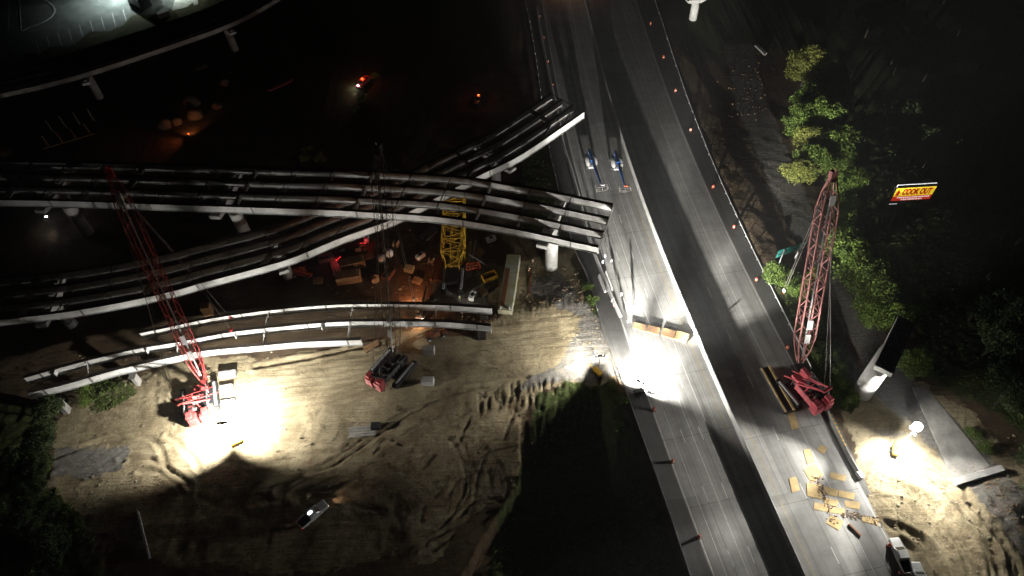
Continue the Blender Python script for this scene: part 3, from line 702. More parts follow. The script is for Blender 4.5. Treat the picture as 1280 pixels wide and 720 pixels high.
# old pavement slab and its end wall
SL = PX([(1140,485),(1156,484),(1236,583),(1200,603),(1186,590)])
o = MB(); o.prism(SL, -.2, .35); tag(o.build('pavement_slab', M['concd']), 'strip of old grey concrete pavement beside the bright floodlight', 'slab')
mb = MB(); mb.box((P(1190,606)+P(1250,588))/2+Vector((0, 0, .6)), (1.3, (P(1190,606)-P(1250,588)).length, 1.5), az=atan2((P(1250,588)-P(1190,606)).y, (P(1250,588)-P(1190,606)).x)-pi/2, chamfer=.08)
tag(mb.build('end_wall', M['conc']), 'low concrete wall across the end of the old pavement strip', 'wall')

# ------------------------------------------------------------------ cranes
def lattice(mb, A, B2, w0, wm, w1, bay, r=.13, rl=.06, taper=.12, up=None):
    A, B2 = Vector(A), Vector(B2); d_ = B2-A; L = d_.length; d_.normalize(); s = d_.cross(Vector((0, 0, 1))); s.normalize(); u = s.cross(d_)
    n_ = max(3, int(L/bay)); rings = []
    for i in range(n_+1):
        t_ = i/n_; w = w0+(wm-w0)*min(1, t_/taper) if t_ < 1-taper else w1+(wm-w1)*min(1, (1-t_)/taper)
        c_ = A+d_*L*t_; rings.append([c_+s*w/2+u*w/2, c_-s*w/2+u*w/2, c_-s*w/2-u*w/2, c_+s*w/2-u*w/2])
    for i in range(n_):
        for k in range(4):
            mb.bar(rings[i][k], rings[i+1][k], r); k2 = (k+1) % 4
            if i % 2: mb.bar(rings[i][k], rings[i+1][k2], rl)
            else: mb.bar(rings[i][k2], rings[i+1][k], rl)
            if i % 2 == 0: mb.bar(rings[i][k], rings[i][k2], rl)
def track(base, fwd, side, sx, L, w, h, mt, t):
    c_ = base+side*sx; mb = MB(); ang = atan2(fwd.y, fwd.x); n_ = 22; vs = []
    prof = []
    for k in range(n_):
        a = 2*pi*k/n_; x = (L/2-h/2)*(1 if cos(a) > 0 else -1)+cos(a)*h/2; prof.append((x, h/2+sin(a)*h/2))
    for s_ in (-w/2, w/2): vs += [c_+fwd*x+side*s_+Vector((0, 0, z+.06)) for x, z in prof]
    mb.add(vs, [tuple(range(n_)), tuple(range(2*n_-1, n_-1, -1))]+[(k, (k+1) % n_, n_+(k+1) % n_, n_+k) for k in range(n_)])
    for k in range(int(L/.45)): mb.box(c_+fwd*(-L/2+.5+k*.45)+Vector((0, 0, h+.10)), (.22, w+.06, .12), az=ang)
    o_ = mb.build('crawler_track', M['rubber'] if mt is None else M[mt], t)
    mb = MB(); mb.box(c_+Vector((0, 0, h*.55+.12)), (L*.8, w*.55, h+.25), az=ang, chamfer=.08); mb.build('track_frame', M['grey'] if mt is None else M['silver'], o_)
def crane(label, base, az, foot, tip, col, bw, gantry, gfoot, hook=None, tracks=(3.2, 7.5, 1.0, 1.2), trackaz=None, hookz=None, cwcol=None, boomcol=None, tubes=.14, mast=True):
    base = Vector((base.x, base.y, hz(base.x, base.y)*0)); t = thing('crawler_crane', label, 'crane', base)
    f = Vector((cos(az), sin(az), 0)); s = Vector((f.y, -f.x, 0)); ta = trackaz if trackaz is not None else az; tf = Vector((cos(ta), sin(ta), 0)); ts = Vector((tf.y, -tf.x, 0))
    for sg in (-1, 1): track(base, tf, ts, sg*tracks[0], tracks[1], tracks[2], tracks[3], None, t)
    mb = MB(); mb.box(base+Vector((0, 0, .9)), (4.2, tracks[0]*2-.8, .6), az=ta, chamfer=.1); mb.lathe(base+Vector((0, 0, 1.2)), [(1.3, 0), (1.3, .4)], 24); mb.build('carbody', M['dark'], t)
    mb = MB(); mb.box(base-f*1.2+Vector((0, 0, 2.0)), (8., 1.2, .7), az=az, chamfer=.08); mb.box(base-f*2.4-s*1.25+Vector((0, 0, 2.55)), (5.6, 1.1, 1.7), az=az, chamfer=.12); mb.build('engine_housing', M[col], t)
    for k in range(5): mb = MB(); mb.box(base-f*(.4+k*1.0)-s*1.25+Vector((0, 0, 3.42)), (.6, .8, .05), az=az); mb.build('grille', M['dark'], t)
    mb = MB()
    for sg in (-2.3, 2.3):
        for z_ in (3.4, 4.0): mb.bar(base-f*4.2+s*sg+Vector((0, 0, z_)), base+f*1.0+s*sg+Vector((0, 0, z_)), .06)
        for k in range(6): mb.bar(base-f*(4.2-k*1.04)+s*sg+Vector((0, 0, 2.2)), base-f*(4.2-k*1.04)+s*sg+Vector((0, 0, 4.0)), .06)
    mb.build('handrail', M['rail'], t)
    mb = MB(); mb.bar(base-f*3.4-s*.3+Vector((0, 0, 3.4)), base-f*3.4-s*.3+Vector((0, 0, 4.3)), .22, 8); mb.build('exhaust', M['dark'], t)
    mb = MB(); mb.box(base-f*2.2+s*1.2+Vector((0, 0, 2.4)), (5.0, 1.3, 1.3), az=az, chamfer=.12); mb.build('hoist_housing', M['dark'], t)
    mb = MB()
    for k in range(3): mb.lathe(base-f*(0.4+k*1.5)+Vector((0, 0, 2.8)), [(.55, -.75), (.55, -.7), (.36, -.7), (.36, .7), (.55, .7), (.55, .75)], 14, axis=s)
    mb.build('winch_drum', M['cable'], t)
    mb = MB()
    for k in range(4): [mb.box(base-f*5.4+s*q_+Vector((0, 0, 1.55+k*.56)), (1.8, 2.0-.08*k, .48), az=az, chamfer=.12) for q_ in (-1.15, 1.15)]
    for sg in (-1, 1): mb.box(base-f*5.2+s*sg*1.5+Vector((0, 0, 3.85)), (1.5, 1.2, .6), az=az, chamfer=.1)
    mb.build('counterweight', M[cwcol or col], t)
    cb = base+f*1.6+s*1.7; mb = MB(); mb.box(cb+Vector((0, 0, 2.65)), (2.2, 1.1, 2.0), az=az, chamfer=.15); cab = mb.build('cab', M[col], t)
    mb = MB(); mb.box(cb+f*1.1+Vector((0, 0, 2.9)), (.06, .9, 1.2), az=az); mb.box(cb+f*.5+s*.56+Vector((0, 0, 2.9)), (1.1, .04, 1.1), az=az); mb.build('window', M['glass'], cab)
    mb = MB(); lattice(mb, foot, tip, .9, bw, .9, bw*.95, tubes, tubes*.5); mb.build('boom', M[boomcol or col], t)
    d_ = (tip-foot).normalized(); sb = d_.cross(Vector((0, 0, 1))).normalized(); ub = sb.cross(d_)
    mb = MB(); mb.box(tip+d_*.3, (1.8, 1.1, 1.3), axes=(d_, sb, ub)); mb.bar(tip, tip+d_*1.8+ub*.8, .25); mb.bar(tip+sb*.4, tip+d_*1.5-ub*.9, .2)
    for sg in (-.3, .3): mb.lathe(tip+d_*.8+sb*sg-ub*.3, [(.55, -.06), (.55, .06)], 14, axis=sb)
    mb.build('boom_head', M[boomcol or col], t)
    for fr in (.16, .24, .9):           # walkway plates and wire rope drums on the boom
        c_ = foot.lerp(tip, fr); mb = MB(); mb.box(c_+ub*(bw/2+.02), (2.0, bw*.35, .1), axes=(d_, sb, ub)); mb.build('walkway_plate', M['white' if boomcol == 'lattpink' else 'grey'], t)
    mb = MB(); A1 = foot+ub*.4; mb.box((A1+foot.lerp(tip, .93))/2+ub*(bw*.12), ((tip-foot).length*.84, .28, .04), axes=(d_, sb, ub)); mb.build('walkway', M['grey'], t)
    # gantry
    mb = MB(); g = gantry; gs = (g-gfoot); gs.z = 0; gs.normalize(); gp = Vector((gs.y, -gs.x, 0))
    for sg in (-1, 1):
        mb.bar(gfoot+gp*sg*1.1, g+gp*sg*.8, .28); mb.bar(gfoot-gs*2.5+gp*sg*1.1-Vector((0, 0, .5)), g+gp*sg*.8, .18)
        mb.bar(gfoot+gs*2.2+gp*sg*1.1-Vector((0, 0, .8)), (gfoot+g)/2+gp*sg, .16)
    for q in (0.25, .5, .75): mb.bar(gfoot.lerp(g, q)-gp, gfoot.lerp(g, q)+gp, .16)
    mb.box(g, (.5, 2.1, .5), az=atan2(gs.y, gs.x)); mb.build('gantry', M[col], t)
    mb = MB()
    for sg in (-1, 1): mb.bar(g+gp*sg*.8, tip+sb*sg*.45+d_*.5, .09)
    mb.build('pendant', M['cable'], t)
    if hookz is not None:
        h = Vector((tip.x, tip.y, hookz))+d_*.8*0; mb = MB()
        for sg in (-.22, .22): mb.bar(tip+sb*sg+d_*.6, h+sb*sg+Vector((0, 0, .8)), .07)
        mb.build('hoist_line', M['cable'], t)
        mb = MB(); mb.box(h+Vector((0, 0, .3)), (.7, .35, 1.1), az=az, chamfer=.1); hb = mb.build('hook_block', M['hat'], t)
        mb = MB(); mb.bar(h-Vector((0, 0, .2)), h-Vector((0, 0, .8)), .14); mb.bar(h-Vector((0, 0, .8)), h+Vector((.35, 0, -.9)), .14); mb.build('hook', M['orange'], hb)
    return t
# left crane
f0 = P(256,478,2.2); tp = P(138,218,43); az = atan2((tp-f0).y, (tp-f0).x)
crane('red lattice boom crawler crane standing in the brightest floodlight on the left', P(252,502), az, f0, tp, 'red', 2.6, P(219,503,9), P(258,496,3.5), hookz=None, tubes=.17)
hk = P(238,342,15); 
t = thing('lifting_sling', 'pair of steel slings hanging from left crane down to the curved girders', 'sling', hk)
mb = MB(); mb.bar(P(150,240,42), hk, .07); mb.bar(P(152,240,42), hk+Vector((.4, 0, 0)), .07); mb.build('hoist_line', M['cable'], t)
mb = MB(); mb.bar(hk, P(289,413,zC+2.2), .09); mb.bar(hk+Vector((.4, 0, 0)), P(288,397,zC+2.2), .09); mb.build('sling_leg', M['cable'], t)
for q in ((289,412), (288,396)):
    mb = MB(); mb.box(P(*q, zC+2.4), (.6, .9, .5), chamfer=.08); mb.build('beam_clamp', M['red'], t)
mb = MB(); d_ = (P(157,263,36)-P(148,241,40)); mb.bar(P(148,241,40), P(157,263,36), .7, 8); mb.build('white_jib_strut', M['hat'], t)
# middle crane
f0 = P(493,447,2.2); tp = P(473,188,48); az = atan2((P(506,446)-P(470,488)).y, (P(506,446)-P(470,488)).x)
crane('black boom crawler crane with red counterweight parked between the dirt tracks', P(492,462), az, f0, tp, 'dark', 2.5, P(470,470,7), P(480,474,3), hookz=6, cwcol='red', boomcol='dark', tubes=.12)
mb = MB(); q = [P(480,484), P(512,452)]
o = None
# right crane
f0 = P(1000,452,2.2); tp = P(1041,222,38); az = atan2((tp-f0).y, (tp-f0).x)
rc = crane('red crawler crane with lattice boom standing on the far carriageway', P(1000,488), radians(112), f0, tp, 'pink', 3.0, P(1034,487,7.5), P(998,476,3), trackaz=radians(112), hookz=5, tubes=.26, boomcol='lattpink')
# crane mats
for lab, a, b, w in (('long timber and steel mat left of the crane on the far carriageway', (955,462), (986,517), 2.3),):
    A, B2 = P(*a), P(*b); t = thing('crane_mat', lab, 'mat', (A+B2)/2); d_ = (B2-A); mb = MB(); mb.box((A+B2)/2+Vector((0, 0, .55)), (w, d_.length, .9), az=atan2(d_.y, d_.x)-pi/2, chamfer=.05); mb.build('mat_body', M['dark'], t)
    mb = MB(); s_ = Vector((d_.y, -d_.x, 0)).normalized(); mb.box((A+B2)/2+s_*w*.38+Vector((0, 0, 1.08)), (.35, d_.length, .15), az=atan2(d_.y, d_.x)-pi/2)
    mb.box((A+B2)/2-s_*w*.38+Vector((0, 0, 1.08)), (.5, d_.length, .15), az=atan2(d_.y, d_.x)-pi/2); mb.build('timber_edge', M['ply'], t)
for lab, a in (('upper concrete block in the shadow beside the black crane', (538,440)), ('lower concrete block in the shadow beside the black crane', (537,479))):
    mb = MB(); mb.box(P(*a)+Vector((-.3, 0, .8)), (2.6, 1.5, 1.6), az=-.1, chamfer=.08); tag(mb.build('counterweight_block', M['conc']), lab, 'concrete block', 'counterweight blocks')
for lab, a, sz in (('largest crane weight slab right of the red crane in the glare', (286,470), (3.6, 1.3, 1.3)), ('middle crane weight slab right of the red crane in the glare', (284,486), (2.8, 1.1, 1.0)), ('lowest crane weight slab right of the red crane in the glare', (286,504), (3.0, 1., .8))):
    mb = MB(); mb.box(P(*a)+Vector((0, 0, sz[2]/2)), sz, az=.1, chamfer=.08); tag(mb.build('weight_slab', M['grey']), lab, 'weight', 'crane weights')
mb = MB(); A, B2 = P(400,539), P(470,533); d_ = B2-A
t = thing('timber_mat', 'long pale plank mat lying across the left dirt yard', 'mat', A)
for k in range(4): mb = MB(); mb.box((A+B2)/2+Vector((0, -k*.62, .15)), (d_.length, .5, .2), az=atan2(d_.y, d_.x)); mb.build('plank', M['concd'], t)
mb = MB(); mb.box(P(470,534)+Vector((0, 0, .5)), (1.9, 1.5, 1.0), chamfer=.1); tag(mb.build('tool_box', M['dark']), 'dark steel tool box at the end of the plank mat', 'box')

# yellow lattice boom crane under the bridges
base = P(566,350); t = thing('crawler_crane', 'crane with wide yellow lattice boom lying under the highest bridge', 'crane', base)
mb = MB(); lattice(mb, P(566,336,1.6), P(569,236,7.5), 3.2, 5.4, 4.6, 1.6, .26, .16, taper=.9); mb.build('boom', M['lattyel'], t)
mb = MB(); lattice(mb, P(566,338,1.0), P(574,262,4.5), 1.2, 2.6, 2.4, 1.6, .18, .1, taper=.6); mb.build('mast', M['lattyel'], t)
for sx in (-10, 12): track(P(566+sx, 352), Vector((.05, 1, 0)).normalized(), Vector((1, -.05, 0)).normalized(), 0, 8., 1.2, 1.1, None, t)
mb = MB(); mb.box(P(566,350)+Vector((0, 0, 1.3)), (3.0, 4.5, 1.0), chamfer=.1); mb.build('carbody', M['dark'], t)
mb = MB(); mb.bar(P(586,318,4), P(610,333,1), .12); mb.bar(P(584,316,4), P(608,331,1), .1); mb.build('tag_line', M['cable'], t)

# ------------------------------------------------------------------ floodlights
def aim(o, tgt):
    d_ = (Vector(tgt)-o.matrix_world.translation) if False else (Vector(tgt)-WL(o)); o.rotation_euler = d_.to_track_quat('-Z', 'Y').to_euler()
def spot(root, loc, tgt, W_, ang, blend=.6, col=(1, .97, .9), r=.18, name='floodlight'):
    L = bpy.data.lights.new(name, 'SPOT'); L.energy = W_; L.spot_size = radians(ang); L.spot_blend = blend; L.color = col; L.shadow_soft_size = r
    o = bpy.data.objects.new(name, L); COL.objects.link(o)
    if root: o.parent = root; o.location = Vector(loc)-WL(root)
    else: o.location = loc
    aim(o, tgt); return o
def light_tower(label, base, head, headings, W_, ang=150, tilt=-32, mastcol='yellow', az=0, col=(1, .97, .9), blend=.5, lens='lens', body=True, tilts=None, angs=None):
    t = thing('light_tower', label, 'light tower', base)
    mb = MB(); mb.box(base+Vector((0, 0, .85)), (2.2, 1.1, .9), az=az, chamfer=.15); mb.bar(base+Vector((cos(az), sin(az), 0))*1.0+Vector((0, 0, .5)), base+Vector((cos(az), sin(az), 0))*2.4+Vector((0, 0, .5)), .12); mb.build('trailer', M[mastcol], t)
    for sg in (-1, 1):
        mb = MB(); s_ = Vector((-sin(az), cos(az), 0)); mb.lathe(base+s_*sg*.65+Vector((0, 0, .33)), [(.33, -.1), (.33, .1)], 14, axis=s_); mb.build('wheel', M['rubber'], t)
        mb = MB(); mb.bar(base+s_*sg*.5+Vector((0, 0, .5)), base+s_*sg*1.7+Vector((0, 0, .1)), .09); mb.build('outrigger', M['grey'], t)
    mb = MB(); mb.bar(base+Vector((0, 0, 1.2)), head, .16, 6, .09); mb.build('mast', M['grey'], t)
    n_ = len(headings); h0 = sum([Vector((cos(radians(h)), sin(radians(h)), 0)) for h in headings], Vector()); h0.normalize(); sv = Vector((-h0.y, h0.x, 0))
    mb = MB(); mb.bar(head-sv*.9, head+sv*.9, .08); mb.build('crossbar', M['grey'], t)
    tl0 = tilt
    for k, hd in enumerate(headings):
        tilt = tilts[k] if tilts else tl0
        an_ = angs[k] if angs else ang
        d_ = Vector((cos(radians(hd))*cos(radians(tilt)), sin(radians(hd))*cos(radians(tilt)), sin(radians(tilt)))); c_ = head+sv*(-.8+1.6*k/max(1, n_-1))*-1+h0*.15
        s_ = d_.cross(Vector((0, 0, 1))).normalized(); u_ = s_.cross(d_); mb = MB(); mb.box(c_, (.25, .5, .42), axes=(d_, s_, u_), chamfer=0); lh = mb.build('lamp_head', M['grey'], t)
        mb = MB(); mb.box(c_+d_*.14, (.02, .42, .34), axes=(d_, s_, u_)); mb.build('lens', M[lens], lh)
        w_ = W_[k] if isinstance(W_, (list, tuple)) else W_
        spot(t, c_+d_*.3, c_+d_*10, w_, an_, blend, col)
    return t
LT1 = light_tower('yellow light tower beside the dark wedge in the left dirt yard', P(297,555), P(297,555)+Vector((0, 0, 8.6)), [150, 115, 75, 35, 124, 92, 60], [76000, 60000, 62000, 92000, 42000, 42000, 60000], 114, -47, az=.5, blend=.6, tilts=[-47, -47, -47, -47, 1, 1, 2], angs=[114, 114, 114, 114, 34, 34, 36])  # the last, level heads are additions that brighten the bridge webs
b2 = P(1117,566); LT2 = light_tower('starry white light tower shining over the dirt near the lone pier', b2, b2+Vector((.5, .3, 8.4)), [196, 184, 217, 262, 308, 350, 118, 134, 97], [14000, 120000, 130000, 52000, 110000, 12000, 200000, 14000, 24000], 110, -40, az=1.2, tilts=[-48, -9, -5, -62, -24, -42, 24, -9, 2], angs=[104, 48, 50, 110, 84, 100, 54, 34, 60])  # extra heads added to brighten trees, crane, boom, outlying dirt and lower highway
mb = MB(); mb.lathe(b2+Vector((.5, .3, 9.9)), [(.05, -.85), (.5, -.72), (.77, -.38), (.85, 0), (.77, .38), (.5, .72), (.05, .85)], 20); mb.build('glare_ball', M['glareball'], LT2, True)  # glowing ball added in place of the lens glare, no part of the tower
LT4 = light_tower('yellow light tower on the grass corner at the end of the haul road', P(747,467), P(747,467)+Vector((.2, .2, 6.2)), [160, 120, 70, 15], [24000, 11000, 12000, 9000], 110, -26, az=2.2, blend=.45)
LT3 = light_tower('dark light tower standing on the overexposed patch of pavement', P(798,492)+Vector((0, 0, .06)), P(798,492)+Vector((.2, .3, 3.7)), [80, 35, 42, 62, 84, 106, -20, 25], [40000, 50000, 480000, 560000, 800000, 150000, 50000, 190000], 125, -30, mastcol='dark', az=.2, tilts=[-30, -26, 4, 5, 6, 20, 2, 26], angs=[120, 125, 36, 36, 38, 42, 50, 46])  # extra heads added to brighten the far highway, girder ends and red boom
# small lamps
def small_lamp(label, base, h, W_, tgt, col, mt='lamp_s', ang=170, name='work_light', cat='work light'):
    t = thing(name, label, cat, base)
    for k in range(3):
        a = k*2.09; mb = MB(); mb.bar(base+Vector((cos(a)*.6, sin(a)*.6, 0)), base+Vector((0, 0, h)), .06); mb.build('tripod_leg', M['grey'], t)
    mb = MB(); mb.box(base+Vector((0, 0, h)), (.55, .2, .35), chamfer=.04); q = mb.build('lamp_head', M['dark'], t)
    mb = MB(); mb.box(base+Vector((0, 0, h+.19)), (.7, .45, .04)); mb.build('lens', M[mt], q)
    spot(t, base+Vector((0, 0, h+.3)), tgt, W_, ang, .4, col, .15); return t
small_lamp('single white work light at the foot of the far left bridge pier', P(64,279), 2.2, 900, P(92,262, 5), (.95, .97, 1))
spot(None, P(60,280,3), P(45,300), 150, 150, .5, (.95, .97, 1), name='work_light_spill')
def omni(root, loc, W_, col, r=.25, name='lamp_light'):
    L = bpy.data.lights.new(name, 'POINT'); L.energy = W_; L.color = col; L.shadow_soft_size = r
    o = bpy.data.objects.new(name, L); COL.objects.link(o)
    if root: o.parent = root; o.location = Vector(loc)-WL(root)
    else: o.location = loc
    return o
# ------------------------------------------------------------------ vehicles
def loc2(base, az):
    f = Vector((cos(az), sin(az), 0)); s = Vector((-f.y, f.x, 0))
    return lambda x, y, z: base+f*x+s*y+Vector((0, 0, z))
def loft(mb, T, secs):      # secs: list of (x, halfwidth_low, halfwidth_top, z0, z1)
    vs = []
    for x, a, b, z0, z1 in secs: vs += [T(x, -a, z0), T(x, a, z0), T(x, a*1.0, (z0+z1*2)/3), T(x, b, z1), T(x, -b, z1), T(x, -a*1.0, (z0+z1*2)/3)]
    n_ = 6; fs = [tuple(range(5, -1, -1)), tuple(range((len(secs)-1)*6, len(secs)*6))]
    for i in range(len(secs)-1):
        for k in range(6): fs.append((i*6+k, i*6+(k+1) % 6, (i+1)*6+(k+1) % 6, (i+1)*6+k))
    mb.add(vs, fs)
def wheels(T, base, t, xs, hw, r=.4, w=.28):
    for x in xs:
        for sg in (-1, 1):
            ax = (T(0, 1, 0)-T(0, 0, 0)).normalized(); mb = MB(); mb.lathe(T(x, sg*hw, r), [(r*.9, -w/2), (r, -w/2+.04), (r, w/2-.04), (r*.9, w/2)], 18, axis=ax); o = mb.build('wheel', M['rubber'], t)
            mb = MB(); mb.lathe(T(x, sg*(hw+w/2), r), [(r*.55, -.02), (r*.5, .03)], 12, axis=ax); mb.build('rim', M['grey'], o)
def pickup(label, base, az, paint='grey', lampcol=None, bed_lit=False, cat='pickup truck', beacon=None):
    t = thing('pickup_truck', label, cat, base); T = loc2(base, az)
    mb = MB(); loft(mb, T, [(2.95, .80, .70, .5, .92), (2.75, .96, .86, .42, 1.02), (1.3, 1.0, .92, .4, 1.14), (-.95, 1.0, .95, .4, 1.12), (-1.0, 1.0, .95, .4, 1.1)]); body = mb.build('body', M[paint], t)
    mb = MB(); loft(mb, T, [(1.28, .92, .80, 1.10, 1.14), (.55, .92, .72, 1.10, 1.76), (-.75, .92, .72, 1.10, 1.78), (-.98, .92, .80, 1.10, 1.2)]); mb.build('cab', M[paint], t)
    mb = MB(); q = [T(1.24, -.74, 1.19), T(1.24, .74, 1.19), T(.60, .68, 1.735), T(.60, -.68, 1.735)]; n_ = Vector((0, 0, .02))+(T(1, 0, 0)-T(0, 0, 0))*.02; mb.add([p+n_ for p in q], [(0, 1, 2, 3)]); mb.build('windscreen', M['glass'], t)
    for sg in (-1, 1):
        mb = MB(); mb.add([T(.95, sg*.885, 1.2), T(.45, sg*.755, 1.7), T(-.70, sg*.755, 1.7), T(-.85, sg*.885, 1.2)], [(0, 1, 2, 3)]); mb.build('side_window', M['glass'], t)
        mb = MB(); mb.box(T(-1.98, sg*.95, .85), (1.98, .1, .62), az=az, chamfer=.03); mb.build('bed_side', M[paint], t)
        mb = MB(); mb.box(T(1.0, sg*1.12, 1.2), (.15, .22, .16), az=az, chamfer=.03); mb.build('mirror', M['dark'], t)
        mb = MB(); mb.box(T(2.86, sg*.68, .78), (.1, .3, .16), az=az); mb.build('headlight', M['warm'] if lampcol and sg in lampcol else M['glass'], t)
        mb = MB(); mb.box(T(-3.0, sg*.9, .85), (.06, .14, .34), az=az); mb.build('tail_lamp', M['redlamp'] if lampcol else M['rust'], t)
    mb = MB(); mb.box(T(-2.0, 0, .58), (1.96, 1.78, .08), az=az); mb.box(T(-1.03, 0, .85), (.05, 1.8, .6), az=az); mb.build('bed_floor', M['dark'], t)
    mb = MB(); mb.box(T(-2.98, 0, .85), (.07, 1.8, .6), az=az, chamfer=.02); mb.build('tailgate', M[paint], t)
    wheels(T, base, t, (1.95, -1.85), .86)
    if beacon:
        mb = MB(); mb.lathe(T(-.1, 0, 1.78), [(.24, 0), (.24, .12), (.16, .28), (.02, .32)], 12); mb.build('beacon', M['beacon'], t); omni(t, T(-.1, 0, 2.3), beacon, (1, .2, .06), .15, 'beacon_light')
    return t, T
az = atan2((P(411,630)-P(375,661)).y, (P(411,630)-P(375,661)).x)
c = P(393,644.5); c.z = hz(c.x, c.y)
pt, T = pickup('silver pickup truck parked alone in the dark dirt below the curved tracks', c, az, 'silver', (-1,))
mb = MB(); mb.box(T(-.35, .1, 1.82), (.75, .35, .05), az=az, chamfer=.02); mb.build('roof_lamp', M['lamp_s'], pt)
spot(pt, T(3.15, -.6, .8), T(12, -1, 0), 260, 80, .8, (1, .70, .5), .1, 'headlight_beam')
az = atan2((P(1113,673)-P(1131,715)).y, (P(1113,673)-P(1131,715)).x)
c = P(1124,696)+Vector((0, 0, .08)); pickup('white pickup truck parked on the shoulder by two red barrels', c, az, 'white')
c = P(1148,727)+Vector((0, 0, .08)); pickup('white pickup truck cut off by the bottom edge of the photo', c, az-.1, 'silver')
for lab, q, q2, bw in (('dark utility truck with amber beacon and bright headlights among the weeds', (447,113), (461,98), 60), ('dark utility truck with amber beacon alone in the upper middle', (593,136), (604,116), 30)):
    A, B2 = P(*q), P(*q2); az = atan2((A-B2).y, (A-B2).x); c = (A+B2)/2; c.z = hz(c.x, c.y)
    vt, T = pickup(lab, c, az, 'red' if bw == 60 else 'dark', (1, -1) if bw == 60 else None, beacon=bw*4)
    if bw == 60:
        mb = MB(); mb.lathe(T(2.6, 0, 1.15), [(.3, 0), (.3, .12), (.1, .2)], 12); mb.build('hood_lamp', M['lamp_s'], vt)
        spot(vt, T(3.2, 0, .9), T(14, 0, 0), 420, 70, .8, (1, .8, .65), .1, 'headlight_beam'); omni(vt, T(2.9, -1.5, 1.4), 120, (.9, 1, .9), .1, 'side_light')
# dark car in the lot
c = P(39,72)+Vector((0, 0, -.2)); az = radians(75); cr_ = thing('parked_car', 'dark parked car at the edge of the upper left parking lot', 'car', c); T = loc2(c, az)
mb = MB(); loft(mb, T, [(2.3, .7, .6, .3, .6), (2.1, .88, .8, .25, .75), (.9, .9, .84, .25, .92), (-1.7, .9, .84, .25, .95), (-2.2, .85, .7, .3, .75)]); mb.build('body', M['dark'], cr_)
mb = MB(); loft(mb, T, [(.9, .80, .7, .9, .93), (.25, .8, .6, .9, 1.42), (-1.0, .8, .6, .9, 1.42), (-1.75, .8, .7, .9, .95)]); mb.build('cabin', M['glass'], cr_); wheels(T, c, cr_, (1.4, -1.3), .8, .33, .2)
for sg in (-1, 1): mb = MB(); mb.box(T(2.24, sg*.6, .62), (.08, .28, .16), az=az); mb.build('headlight', M['silver'], cr_)

# boom lifts
def lift(label, base, az, reach, bz, turret=.3):
    t = thing('boom_lift', label, 'boom lift', base); T = loc2(base, az)
    mb = MB(); loft(mb, T, [(1.9, .75, .6, .55, .95), (1.4, .9, .8, .5, 1.05), (-1.6, .9, .8, .5, 1.05), (-2.0, .7, .6, .55, .95)]); mb.build('chassis', M['grey'], t)
    wheels(T, base, t, (1.3, -1.4), 1.05, .5, .42)
    for sg in (-1, 1):
        mb = MB(); loft(mb, lambda x, y, z, T=T, sg=sg: T(x, y+sg*.82, z), [(1.7, .15, .1, 1.15, 1.4), (1.3, .42, .32, 1.1, 1.75), (-.2, .46, .38, 1.1, 1.9), (-1.6, .42, .32, 1.1, 1.8), (-2.1, .2, .12, 1.15, 1.45)]); mb.build('engine_hood', M['grey'], t, True)
    mb = MB(); mb.lathe(T(0, 0, .95), [(.75, 0), (.75, .25)], 20); mb.build('turntable', M['dark'], t)
    e1 = T(-2.2, 0, 2.3); kn = T(1.6, 0, 2.6); tip = T(reach, .2, bz); mb = MB()
    mb.bar(e1, kn, .62, 4, .55); mb.bar(T(-1.9, 0, 1.5), e1, .5); mb.build('lower_boom', M['blue'], t)
    mb = MB(); mb.bar(kn-Vector((0, 0, .1)), kn.lerp(tip, .6), .62, 4, .52); mb.bar(kn.lerp(tip, .58), tip, .44, 4, .36); mb.box(kn, (.8, .8, .6), az=az); mb.build('telescopic_boom', M['blue'], t)
    mb = MB(); mb.bar(kn+Vector((.4, 0, .1)), kn.lerp(tip, .3)+Vector((.4, 0, 0)), .12, 6); mb.build('hydraulic_ram', M['silver'], t)
    t.scale = (1.25, 1.25, 1.25)
    B0 = loc2(tip+(T(1, 0, 0)-T(0, 0, 0))*.7-Vector((0, 0, .7)), az); mb = MB(); mb.box(B0(0, 0, 0), (.7, 1.7, .08), az=az)
    for z in (.55, 1.1):
        for a, b in (((-.45, -1.15), (.45, -1.15)), ((.45, -1.15), (.45, 1.15)), ((.45, 1.15), (-.45, 1.15)), ((-.45, 1.15), (-.45, -1.15))): mb.bar(B0(*a, z), B0(*b, z), .06)
    for a in ((-.45, -1.15), (.45, -1.15), (.45, 1.15), (-.45, 1.15), (.45, 0)): mb.bar(B0(*a, 0), B0(*a, 1.1), .06)
    mb.build('work_basket', M['steel'], t); mb = MB(); mb.box(B0(-.3, .2, 1.0), (.3, .7, .3), az=az, chamfer=.03); mb.build('control_box', M['orange' if 'orange' in label else 'silver'], t)
    return t
def azpx(a, b, za=0, zb=0): d_ = P(*b, zb)-P(*a, za); return atan2(d_.y, d_.x)
lift('blue boom lift on the left lanes, boom end hidden over the girder tips', P(738,206)+Vector((0, 0, .06)), azpx((733,190), (747,240)), 10.0, 3.2)
lift('blue boom lift beside the median barrier with an orange box on its basket', P(770,208)+Vector((0, 0, .06)), azpx((768,190), (779,238)), 9.0, 2.6)
